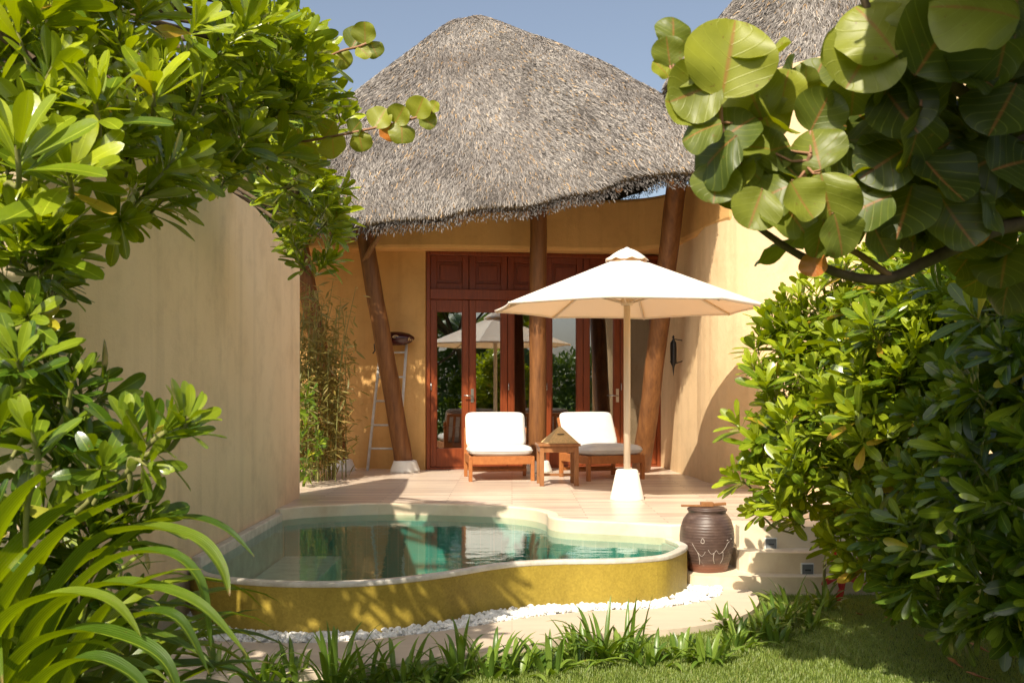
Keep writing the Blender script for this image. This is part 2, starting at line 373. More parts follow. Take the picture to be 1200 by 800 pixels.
def wallmesh(mb, line, z0, ztop, thick, side=1):
    """line: plan polyline (visible face); wall thickens to 'side' of it; ztop float or function(i,p)"""
    n = len(line); L = [Vector((p[0],p[1],0)) for p in line]; off = []
    for i in range(n):
        d = (L[min(i+1,n-1)]-L[max(i-1,0)]).normalized(); off.append(L[i]+Vector((-d.y,d.x,0))*thick*side)
    zt = [ztop(i, L[i]) if callable(ztop) else ztop for i in range(n)]
    z0s = z0
    vs = []
    for i in range(n):
        vs += [(L[i].x,L[i].y,z0s),(L[i].x,L[i].y,zt[i]),(off[i].x,off[i].y,zt[i]),(off[i].x,off[i].y,z0s)]
    fs = []
    for i in range(n-1):
        a = i*4; b = a+4
        for k in range(4):
            q = (a+k, b+k, b+(k+1)%4, a+(k+1)%4); fs.append(q if side > 0 else q[::-1])
    e = (n-1)*4
    caps = [(0,1,2,3),(e+3,e+2,e+1,e)]
    fs += caps if side > 0 else [c[::-1] for c in caps]
    mb.add(vs, fs, False); return mb

def fastmesh(name, V, Fq, mat, parent=None, uv=None, rnd=None, smooth=True):
    """V (n,3), Fq (m,4) or (m,3) numpy; uv per vertex (n,2); rnd per vertex"""
    me = bpy.data.meshes.new(name); n = len(V); m_, k = Fq.shape
    me.vertices.add(n); me.vertices.foreach_set('co', np.ascontiguousarray(V, dtype=np.float32).ravel())
    me.loops.add(m_*k); me.loops.foreach_set('vertex_index', Fq.astype(np.int32).ravel())
    me.polygons.add(m_); me.polygons.foreach_set('loop_start', np.arange(0, m_*k, k, dtype=np.int32))
    me.polygons.foreach_set('loop_total', np.full(m_, k, dtype=np.int32))
    me.update(calc_edges=True); me.validate()
    me.polygons.foreach_set('use_smooth', np.full(len(me.polygons), smooth))
    if uv is not None:
        l = me.uv_layers.new(name='UVMap'); l.data.foreach_set('uv', uv[Fq.ravel()].astype(np.float32).ravel())
    if rnd is not None:
        a = me.attributes.new('rnd', 'FLOAT', 'POINT'); a.data.foreach_set('value', rnd.astype(np.float32))
    me.materials.append(M[mat] if isinstance(mat, str) else mat)
    o = bpy.data.objects.new(name, me); col.objects.link(o)
    if parent: child_world(o, parent)
    return o

# ---- leaf templates: x across, y along, z up (upper side +z)
def leaf_template(wf, nu, nv, curl=0., fold=.15, wave=0., edge=0.):
    us = np.linspace(-1, 1, nu); vs = 1-(1-np.linspace(0, 1, nv))**1.55 if wf is w_spat else (.5-.5*np.cos(np.pi*np.linspace(0, 1, nv)) if wf is w_round else np.linspace(0, 1, nv))
    V = []; UV = []
    for v in vs:
        w = wf(v)
        for u in us:
            y = v; z = curl*v*v + fold*abs(u)*w + wave*math.sin(9*v+2*u)*abs(u)*w + edge*u*u*w
            V.append((u*w, y, z)); UV.append((.5+.5*u, v))
    Fq = [(j*nu+i, j*nu+i+1, (j+1)*nu+i+1, (j+1)*nu+i) for j in range(nv-1) for i in range(nu-1)]
    return np.array(V), np.array(Fq), np.array(UV)
def w_spat(v):
    s = min(1, max(0, v/.70)); s = s*s*(3-2*s); e = max(0, (v-.74)/.26)
    return (.016+.126*s)*math.sqrt(max(.0, 1-e*e*.995))
def w_strap(v): return .030*(1-.15*(1-v))*(1-max(0, (v-.45)/.55)**2.2)+.0008
def w_round(v):
    x = min(1, max(0, v)); return .56*math.sqrt(max(0, 1-(2*x-1)**2))**.85*(1+.10*math.sin(x*3.1)) + .004
def w_lance(v): return .085*math.sin(math.pi*(v*.94+.05))**.8+.002
def place(tmpl, pos, ydir, zdir, scale):
    """instances template; ydir leaf direction, zdir approximate upper normal"""
    V, Fq, UV = tmpl; n = len(pos)
    y = nrm(ydir); x = nrm(np.cross(y, zdir)); z = np.cross(x, y)
    Rm = np.stack([x, y, z], axis=2)                        # (n,3,3) columns
    W = np.einsum('nij,kj->nki', Rm, V)*scale[:, None, None] + pos[:, None, :]
    k = len(V)
    FF = (Fq[None] + (np.arange(n)*k)[:, None, None]).reshape(-1, Fq.shape[1])
    return W.reshape(-1, 3), FF, np.tile(UV, (n, 1)), k
class Leaves:
    def __init__(s): s.V=[]; s.F=[]; s.U=[]; s.Rn=[]; s.o=0
    def add(s, tmpl, pos, ydir, zdir, scale, rnd):
        pos = np.asarray(pos, float).reshape(-1,3)
        if len(pos) == 0: return
        V, Fq, UV, k = place(tmpl, pos, np.asarray(ydir,float).reshape(-1,3), np.asarray(zdir,float).reshape(-1,3), np.asarray(scale,float).ravel())
        s.V.append(V); s.F.append(Fq+s.o); s.U.append(UV); s.Rn.append(np.repeat(np.asarray(rnd,float).ravel(), k)); s.o += len(V)
    def build(s, name, mat, parent):
        return fastmesh(name, np.concatenate(s.V), np.concatenate(s.F), mat, parent, np.concatenate(s.U), np.concatenate(s.Rn))

SP = [leaf_template(w_spat, 5, 9, c, f, w) for c, f, w in ((-.10,.22,.05),(-.22,.16,.08),(.05,.28,.04),(-.32,.12,.10))]
SPL = [leaf_template(w_spat, 3, 8, c, f) for c, f in ((-.10,.20),(-.22,.10),(.04,.24),(-.34,.08))]
RD = [leaf_template(w_round, 9, 16, c, f, w, e) for c, f, w, e in ((-.18,.12,.12,.10),(.12,.10,.14,.22),(-.30,.06,.16,-.25),(.05,.26,.10,.0))]
LN = [leaf_template(w_lance, 3, 5, c, .12) for c in (-.1,-.3,.05)]

def perp(a, n):
    r = rng.normal(size=(n,3)); r -= (r@a)[:,None]*a; return nrm(r)
def rosettes(L, pos, ax, leaf, nl, templates, spread=(8, 68), young=.2, rbias=0.):
    """one rosette per pos: leaves at the golden angle, the inner ones short and upright"""
    pos = np.asarray(pos); ax = nrm(np.asarray(ax)); n = len(pos)
    if n == 0: return
    up = np.array([0,0,1.]); alt = np.array([1.,0,0])
    ref = np.where(np.abs(ax[:, 2:3]) > .9, alt, up)
    e1 = nrm(np.cross(ax, ref)); e2 = np.cross(ax, e1)
    ph0 = rng.uniform(0, 6.28, n); lsz = leaf*rng.uniform(.62, 1.18, n); age = rng.uniform(0, 1, n)
    for k in range(nl):
        t = (k+.5)/nl
        ang = ph0 + k*2.39996 + rng.normal(0, .15, n)
        tilt = np.radians(spread[0]+(spread[1]-spread[0])*t**.85 + rng.normal(0, 9, n))
        rad = e1*np.cos(ang)[:,None] + e2*np.sin(ang)[:,None]
        y = ax*np.cos(tilt)[:,None] + rad*np.sin(tilt)[:,None]
        z = ax*np.sin(tilt)[:,None] - rad*np.cos(tilt)[:,None]
        z = z + rng.normal(0, .22, (n,3))
        p = pos - ax*(leaf*.42*t)[..., None] if np.ndim(leaf) else pos - ax*(leaf*.45*t)
        s = lsz*(.55+.5*min(1, t*1.7))*rng.uniform(.82, 1.1, n)
        r = np.clip(.80 - .65*t + .30*(age-.5) + rng.normal(0, .10, n) + rbias, 0, .955)  # raised rbias paints sunlight into the leaf tone
        r = np.where(rng.uniform(0,1,n) < (.035 if t > .6 else 0.004), 1.0, r)
        keep = rng.uniform(0,1,n) > .06
        tm = rng.integers(0, len(templates), n)
        for ti in range(len(templates)):
            q = keep & (tm == ti)
            L.add(templates[ti], p[q], y[q], z[q], s[q], r[q])

def bush(root, blobs, leaf, dens, templates, mat='naupaka', fill=.35, cull=-.35, nl=13, wood_base=None, outlier=.12, upb=.45, rbias=0., items=(), behind=None):
    """blobs: (px,py,rpx,Y) read off the photo as centre, radius and distance -> world balls"""
    C = np.array([P(b[0],b[1],b[3])[:] for b in blobs]); r = np.array([b[2]*b[3]/F for b in blobs])
    L = Leaves(); st = MB(); cam = np.array([0,0,H])
    allp = []; alla = []
    for i in range(len(blobs)):
        n = max(6, int(dens*4*math.pi*r[i]**2/(leaf*leaf)*.62))
        d = nrm(rng.normal(size=(n,3)))
        lump = 1 + .13*np.sin(5*d[:,0]+i)+.10*np.sin(6*d[:,1]+2*i)+.08*np.sin(9*d[:,2]+i)
        rr = r[i]*lump*rng.uniform(.80, 1.0+outlier, n)
        p = C[i]+d*rr[:,None]
        nf = int(n*fill); d2 = nrm(rng.normal(size=(nf,3)))
        p2 = C[i]+d2*(r[i]*rng.uniform(.35,.8,nf))[:,None]
        p = np.concatenate([p,p2]); d = np.concatenate([d,d2])
        tc = nrm(cam-p); keep = (np.sum(d*tc,1) > cull)
        for j in range(len(blobs)):
            if j != i: keep &= np.linalg.norm(p-C[j],axis=1) > r[j]*.62
        keep &= p[:,2] > GZ+.1
        p = p[keep]; d = d[keep]
        a = nrm(d + np.array([0,0,upb]) + rng.normal(0,.28,(len(p),3)))
        allp.append(p); alla.append(a)
    pp = np.concatenate(allp); aa = np.concatenate(alla)
    rosettes(L, pp, aa, leaf, nl, templates, rbias=rbias)
    for px,py,Y,ax,sz,bpx,bpy_,bY in items:
        p = P(px,py,Y); a = np.array(ax,float)
        rosettes(L, np.array([p[:]]), a[None], leaf*sz, nl+4, templates, (8,66), rbias=.24)
        b = P(bpx,bpy_,bY); n_ = Vector(nrm(a))
        st.tube(smoothline([b, b.lerp(p,.5)+Vector((0,0,-.03)), p-n_*leaf*.6, p],4), .0075, 7, False)
    # twigs behind a part of the rosettes, branches from the root to each ball
    for k in rng.choice(len(pp), min(len(pp), 200), replace=False):
        q = Vector(pp[k]); b = q-Vector(aa[k])*leaf*.75
        st.tube([b, (b+q)/2+Vector((0,0,-.004)), q], [.007,.006,.004], 5, False)
    wb = Vector(wood_base) if wood_base else None
    br = MB()
    if wb:
        for i in range(len(blobs)):
            if r[i] < .26 and not behind: continue
            c = Vector(C[i]); m1 = wb.lerp(c, .5)+Vector((random.uniform(-.15,.15),random.uniform(-.15,.15),-.12))
            if behind:
                br.tube(smoothline([wb+Vector((random.uniform(-.08,.08),random.uniform(-.08,.08),0)), Vector((behind-.3,c.y*.6+wb.y*.4,1.4)), Vector((behind,c.y,max(2.95,c.z-.1))), c+Vector((0,0,.05))],3), [.04-.003*q_ for q_ in range(10)], 7, False, .15)
            else:
                br.tube([wb+Vector((random.uniform(-.08,.08),random.uniform(-.08,.08),0)), m1, c, c+Vector((0,-.1,.15))], [.030,.022,.014,.007], 7, False, .15)
    fo = L.build('foliage', mat, root)
    so = st.build('twig', 'twig'); child_world(so, root); so['kind'] = 'stuff'
    if br.v:
        bo = br.build('branch', 'bark'); child_world(bo, root)
    return pp

# ================================================================== CAMERA, WORLD, SUN
cam = bpy.data.cameras.new('camera'); co = bpy.data.objects.new('camera', cam); col.objects.link(co)
co.location = (0,0,H); co.rotation_euler = (R(90),0,0); cam.lens = 36; cam.sensor_width = 36
cam.shift_y = (HY-400)/1200; cam.clip_end = 800; cam.clip_start = .05
cam.dof.use_dof = True; cam.dof.focus_distance = 9.5; cam.dof.aperture_fstop = 9.0
sc.camera = co
SD = Vector((.40, 1.0, -1.06)).normalized()         # the way sunlight travels
elev = math.asin(-SD.z)
w = bpy.data.worlds.new('World'); sc.world = w; w.use_nodes = True; nt = w.node_tree
bg = nt.nodes['Background']; sky = nt.nodes.new('ShaderNodeTexSky'); sky.sky_type = 'NISHITA'; sky.sun_disc = False
sky.sun_elevation = elev; sky.sun_rotation = math.atan2(-SD.x, -SD.y); sky.air_density = 1.0; sky.dust_density = 3.2; sky.ozone_density = 1.0
hz = nt.nodes.new('ShaderNodeHueSaturation'); hz.inputs['Saturation'].default_value = .78; hz.inputs['Value'].default_value = 1.25
nt.links.new(sky.outputs[0], hz.inputs['Color']); nt.links.new(hz.outputs[0], bg.inputs['Color']); bg.inputs['Strength'].default_value = .088
sl = bpy.data.lights.new('sun', 'SUN'); so = bpy.data.objects.new('sun', sl); col.objects.link(so)
sl.energy = 5.0; sl.angle = R(.53); sl.color = (1.0, .90, .73); so.rotation_euler = SD.to_track_quat('-Z','Y').to_euler()
so.location = (-5,-10,12)
sc.view_settings.view_transform = 'Standard'; sc.view_settings.look = 'None'; sc.view_settings.exposure = .46; sc.view_settings.gamma = 1

# ================================================================== POOL, DECK, STEPS, PATH, GROUND
PZ = -.10
front = [G(px,py,PZ) for px,py in ((222,664),(240,673),(300,680),(380,682),(450,679),(520,671),(590,660),(650,656),(720,655),(770,652),(792,647))]
front += [Vector((1.36,7.95,PZ)), Vector((1.30,8.32,PZ))]
front = smoothline(front, 5)
WX = -2.18                                           # face of the garden wall
deckedge = [(WX,9.42),(-1.9,9.7),(-1.3,9.92),(-.6,9.85),(-.1,9.7),(.16,9.5),(.30,9.2),(.32,8.9),(.42,8.72),(.62,8.62),(.95,8.5),(1.30,8.35),(1.62,8.42)]
deckedge = [Vector((a,b,0)) for a,b in deckedge]; de = smoothline(deckedge, 5)
deck_poly = [(p.x,p.y) for p in de] + [(1.84,8.40),(1.86,8.27),(2.5,8.27),(3.4,8.35),(6,9),(9,9.5),(9,16),(-7,16),(-7,10.6),(WX-.02,10.6)]
o = MB().prism(deck_poly, -.95, 0).build('deck', 'deck', None, .012); tag(o, kind='structure')
# cream stone edging of the deck, a band down to the water and steps
edge = MB(); dl = [Vector((p.x,p.y,0)) for p in de] + [Vector((1.84,8.40,0))]
dl = [p for p in dl if p.x > WX+.01]
wallmesh(edge, [(p.x, p.y) for p in dl], -.6, .006, .10, 1)
# the face stands 12 mm proud of the deck side
for k in range(len(edge.v)):
    pass
oe = edge.build('deck_edging', 'cream', None, .015, 3); oe.location = (0,-.015,0); tag(oe, kind='structure')
s1 = [(1.86,8.02),(2.3,7.99),(3.0,8.02),(3.6,8.2),(3.6,8.5),(1.80,8.5),(1.80,8.12)]
s2 = [(1.32,8.05),(1.40,7.92),(1.6,7.86),(2.2,7.84),(3.0,7.87),(3.8,8.0),(3.8,8.6),(1.30,8.6),(1.30,8.2)]
st_ = MB(); st_.prism(s1, -.6, -.17); st_.prism(s2, -.6, -.33); 
st_.prism([(1.83,8.245),(2.6,8.245),(3.4,8.325),(3.4,8.6),(1.83,8.6)], -.6, .004)
o = st_.build('steps', 'cream', None, .014, 3); tag(o, kind='structure')

# ground sheet with a hole for the pool basin
hole = [(p.x,p.y) for p in front] + [(p.x,p.y+.05) for p in reversed(de) if p.x < 1.28]
outer = [(-250,-250),(250,-250),(250,350),(-250,350)]
tri = geometry.tessellate_polygon([[Vector((a,b,0)) for a,b in outer], [Vector((a,b,0)) for a,b in hole]])
vv = [(a,b,GZ) for a,b in outer+hole]; fs = []
for t in tri:
    a,b,c = [Vector(vv[i]) for i in t]; fs.append(tuple(t) if (b-a).cross(c-a).z > 0 else tuple(t)[::-1])
o = MB().add(vv, fs).build('ground', 'lawn'); tag(o, kind='structure')

pool = empty('plunge_pool', (-.4,7.8,PZ), label='curved raised plunge pool with golden outer wall beside the terrace', cat='pool')
def offs(line, d):
    n = len(line); r_ = []
    for i in range(n):
        t = (line[min(i+1,n-1)]-line[max(i-1,0)]).normalized(); r_.append(line[i]+Vector((-t.y,t.x,0))*d)
    return r_
inner = offs(front, .13)
q = MB(); wallmesh(q, [(p.x,p.y) for p in front], GZ-.1, PZ-.012, .055, 1); child_world(q.build('outer_wall','gold'), pool)
q = MB(); wallmesh(q, [(p.x,p.y) for p in offs(front,-.006)], PZ-.035, PZ, .07, 1)
child_world(q.build('coping','coping',None,.012,3), pool)
q = MB(); li = offs(front,.06); wallmesh(q, [(p.x,p.y) for p in li], -.95, PZ-.037, .03, 1); child_world(q.build('inner_wall','pooltile'), pool)
basin = [(p.x,p.y) for p in front] + [(p.x,p.y+.05) for p in reversed(de) if p.x < 1.28]
q = MB(); q.prism(basin, -.98, -.90); child_world(q.build('floor','pooltile'), pool)
# stone strip along the garden wall and a shallow seat ledge under it
q = MB(); q.box((WX+.002,6.95,-.9),(WX+.07,9.42,-.03)); child_world(q.build('wall_coping','coping',None,.01), pool)
q = MB(); q.box((WX+.09,7.0,-.9),(WX+.62,9.4,-.42)); child_world(q.build('seat_ledge','coping',None,.01), pool)
q = MB(); ed = [(p.x,p.y-.03) for p in de if WX+.05 < p.x < 1.25]; wallmesh(q, ed, -.9, -.16, .012, 1); child_world(q.build('back_lining','pooltile'), pool)
wl = [(p.x,p.y) for p in offs(front,.065)] + [(p.x,p.y-.01) for p in reversed(de) if p.x < 1.28]
tri = geometry.tessellate_polygon([[Vector((a,b,0)) for a,b in wl]]); vv = [(a,b,PZ-.003) for a,b in wl]; fs = []
for t in tri:
    a,b,c = [Vector(vv[i]) for i in t]; fs.append(tuple(t) if (b-a).cross(c-a).z > 0 else tuple(t)[::-1])
o = MB().add(vv, fs).build('water','water'); tag(o, kind='structure')

# ring path, pebbles
ppx = [(195,752),(300,757),(400,756),(520,743),(620,727),(700,719),(770,716),(832,706),(848,693),(838,684)]
rpx = [(150,800),(300,796),(420,788),(560,769),(700,747),(800,740),(868,726),(890,707),(872,690)]
pin = smoothline([G(a,b,-.45) for a,b in ppx], 5); pout = smoothline([G(a,b,-.45) for a,b in rpx], 5)
ringp = [(p.x,p.y) for p in pout] + [(p.x,p.y) for p in reversed(pin)]
o = MB().prism(ringp, GZ-.05, -.425).build('path','path',None,.01); tag(o, kind='structure')
pebarea = [(p.x,p.y) for p in pin] + [(p.x,p.y) for p in reversed(front)]
def inside(x, y, poly):
    c = False; n = len(poly); j = n-1
    for i in range(n):
        xi,yi = poly[i]; xj,yj = poly[j]
        if (yi > y) != (yj > y) and x < (xj-xi)*(y-yi)/(yj-yi)+xi: c = not c
        j = i
    return c
bm = bmesh.new(); bmesh.ops.create_icosphere(bm, subdivisions=1, radius=1)
iv = np.array([v.co[:] for v in bm.verts]); ifc = np.array([[v.index for v in f.verts] for f in bm.faces]); bm.free()
V_=[]; F_=[]; cnt=0
tries=0
while cnt < 4200 and tries < 90000:
    tries += 1
    x = random.uniform(-2.3,1.75); y = random.uniform(6.0,8.2)
    if not inside(x,y,pebarea): continue
    s = random.uniform(.011,.023); sh = np.array([random.uniform(.8,1.3),random.uniform(.7,1.1),random.uniform(.55,.9)])
    v = iv*sh*(1+rng.normal(0,.10,(len(iv),1))); a = random.uniform(0,6.28); ca,sa = math.cos(a),math.sin(a)
    b = random.uniform(-.6,.6); cb,sb = math.cos(b),math.sin(b)
    Rm = np.array([[ca,-sa,0],[sa,ca,0],[0,0,1]])@np.array([[1,0,0],[0,cb,-sb],[0,sb,cb]])
    lay = random.choice((0,0,.014,.026))
    V_.append(v@Rm.T*s+np.array([x,y,GZ+.032+lay])); F_.append(ifc+cnt*len(iv)); cnt += 1
o = fastmesh('pebbles', np.concatenate(V_), np.concatenate(F_), 'pebble', smooth=False); tag(o, kind='stuff')

# ================================================================== GARDEN WALL
gw = empty('garden_wall', (WX,8,GZ), label='tall cream stucco garden wall with curved top on the left of the pool', cat='wall')
gl_ = [(-3.1,4.72),(-2.62,4.80),(-2.36,4.98),(-2.24,5.3),(-2.19,5.8),(WX,6.4)] + [(WX, 6.4+i*.4) for i in range(1,11)] + [(WX,10.55)]
def gtop(i, p):
    y = p.y; t = max(0,(y-7.9)/2.65); return 2.72 - .34*t**1.6 - .10*max(0,6.5-y)**1.2
q = MB(); wallmesh(q, gl_, GZ, gtop, .26, 1)
child_world(q.build('wall','stucco_g',None,.035,3), gw)

# ================================================================== VILLA
villa = empty('villa', (0,14,0), label='ochre villa with conical thatched roof over folding wood and glass doors', cat='villa')
def vp(mb, name, mat, bevel=0, parent=None, **kw):
    o = mb.build(name, mat, None, bevel); child_world(o, villa)
    return o
D0 = Vector((-1.19,14.2,0)); D1 = Vector((2.13,14.78,0)); du = (D1-D0).normalized(); dn = Vector((du.y,-du.x,0)); DW = (D1-D0).length
DM = Matrix(((du.x,-dn.x,0,D0.x),(du.y,-dn.y,0,D0.y),(0,0,1,0),(0,0,0,1)))   # local x along doors, y inward, z up
DH = 3.03
# lower facade walls left and right of the doors
dl0 = D0 - du*.01; 
lw = [(-5.6,12.6),(-4.8,13.7),(-3.8,14.35),(-2.9,14.55),(-2.1,14.45),(-1.55,14.22),(dl0.x,dl0.y-.08)]
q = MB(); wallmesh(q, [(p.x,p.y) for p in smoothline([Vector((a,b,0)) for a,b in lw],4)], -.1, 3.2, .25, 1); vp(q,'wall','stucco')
dr = D1+du*.01
rw = [(dr.x,dr.y-.06),(2.18,14.3),(2.22,13.6),(2.32,12.8),(2.42,12.0),(2.56,11.6)]
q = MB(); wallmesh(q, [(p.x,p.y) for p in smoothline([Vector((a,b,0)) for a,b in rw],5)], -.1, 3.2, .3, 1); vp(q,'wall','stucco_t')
# the upper band that curves round the terrace and overhangs the doors
bl = [(-5.4,12.3),(-4.4,13.4),(-3.2,13.95),(-2.2,13.92),(-1.2,13.86),(0,13.98),(1.0,14.14),(1.65,14.12),(2.08,13.7),(2.25,12.9),(2.35,12.1),(2.48,11.6)]
q = MB(); wallmesh(q, [(p.x,p.y) for p in smoothline([Vector((a,b,0)) for a,b in bl],6)], DH-.01, 3.74, .34, 1)
for k in range(0, len(q.v), 4): pass
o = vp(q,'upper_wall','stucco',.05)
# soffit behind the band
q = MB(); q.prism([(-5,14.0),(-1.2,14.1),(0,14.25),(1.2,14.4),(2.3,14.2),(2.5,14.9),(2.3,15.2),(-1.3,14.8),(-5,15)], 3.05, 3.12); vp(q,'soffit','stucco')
# room behind the doors
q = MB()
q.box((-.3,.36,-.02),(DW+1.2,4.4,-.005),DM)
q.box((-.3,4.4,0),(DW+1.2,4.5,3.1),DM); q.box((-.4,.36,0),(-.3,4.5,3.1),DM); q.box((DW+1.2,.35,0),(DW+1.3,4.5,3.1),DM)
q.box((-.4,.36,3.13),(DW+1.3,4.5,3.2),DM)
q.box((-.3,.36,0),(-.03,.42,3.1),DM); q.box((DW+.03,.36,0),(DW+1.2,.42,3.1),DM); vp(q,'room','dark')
# bed and lamp shapes inside, faint through the glass
q = MB(); q.box((.6,2.2,.0),(2.4,4.2,.45),DM); vp(q,'bed','cush',.05)
q = MB()
for i in range(26):
    x = DW-.92+i*.018; q.box((x,.20+.03*math.sin(i*1.7),.02),(x+.02,.23+.03*math.sin(i*1.7),2.3),DM)
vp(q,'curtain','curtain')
# frame
q = MB(); fr_ = .05
q.box((0,-.06,0),(fr_,.10,DH),DM); q.box((DW-fr_,-.06,0),(DW,.10,DH),DM); q.box((fr_,-.06,DH-.06),(DW-fr_,.10,DH),DM)
q.box((fr_,-.075,2.36),(DW-fr_,.10,2.50),DM); q.box((fr_,-.04,-.0),(DW-fr_,.10,.03),DM)
vp(q,'door_frame','teak',.006)
NL = 6; lwid = (DW-2*fr_)/NL
for i in range(NL):
    x0 = fr_+i*lwid+.004; x1 = x0+lwid-.008
    q = MB(); sw = .085
    # panelled transom above each leaf
    q.box((x0,-.03,2.50),(x0+.09,.04,DH-.06),DM); q.box((x1-.09,-.03,2.50),(x1,.04,DH-.06),DM)
    q.box((x0+.09,-.03,2.50),(x1-.09,.04,2.585),DM); q.box((x0+.09,-.03,DH-.145),(x1-.09,.04,DH-.06),DM)
    q.box((x0+.09,.0,2.585),(x1-.09,.03,DH-.145),DM); q.box((x0+.135,-.018,2.63),(x1-.135,.0,DH-.19),DM)
    vp(q,'transom_panel','teak2',.006)
    q = MB(); z1 = 2.355; z0 = .035
    q.box((x0,-.03,z0),(x0+sw,.03,z1),DM); q.box((x1-sw,-.03,z0),(x1,.03,z1),DM)
    q.box((x0+sw,-.03,z0),(x1-sw,.03,z0+.26),DM); q.box((x0+sw,-.03,z1-.17),(x1-sw,.03,z1),DM)
    q.box((x0+sw,-.022,z0+.26),(x0+sw+.012,.022,z1-.17),DM); q.box((x1-sw-.012,-.022,z0+.26),(x1-sw,.022,z1-.17),DM)
    d = vp(q,'door','teak',.005)
    g = MB(); g.box((x0+sw+.012,-.004,z0+.262),(x1-sw-.012,.004,z1-.172),DM); g = g.build('pane','glass'); g.parent = d
    if i in (1,4):
        h = MB(); xx = x0+.04 if i == 1 else x1-.04
        h.tube([DM@Vector((xx,-.03,1.02)),DM@Vector((xx,-.085,1.02))],.009,8); h.tube([DM@Vector((xx,-.085,1.02)),DM@Vector((xx-.12,-.085,1.025))],.009,8)
        h.box((xx-.02,-.04,.93),(xx+.02,-.031,1.12),DM)
        h = h.build('handle','metal'); h.parent = d
    else:
        h = MB(); xx = x0+.01
        h.tube([DM@Vector((xx,-.04,1.1)),DM@Vector((xx,-.04,1.2))],.008,6); h = h.build('hinge','metal'); h.parent = d

# posts
def post(b, t, r0, r1, cone=True):
    q = MB(); b = Vector(b); t = Vector(t); pts=[b.lerp(t,i/12)+Vector((random.uniform(-.006,.006),random.uniform(-.006,.006),0)) for i in range(13)]
    q.tube(pts, [r0+(r1-r0)*i/12+random.uniform(-.003,.003) for i in range(13)], 18, True, .035); o = vp(q,'post','log')
    if cone:
        c = MB(); c.lathe([(.205,0),(.200,.03),(.165,.12),(.155,.15),(.13,.16)],24,(b.x,b.y,0)); c = c.build('base','base'); c.parent = o
post((-1.44,13.80,.05),(-1.99,13.5,3.40),.125,.110)
post((.34,13.75,.05),(.35,13.5,3.75),.118,.112)
post((1.74,13.75,.05),(2.06,12.55,3.95),.130,.120,False)
post((-2.34,14.0,.05),(-2.85,13.4,3.4),.125,.110)

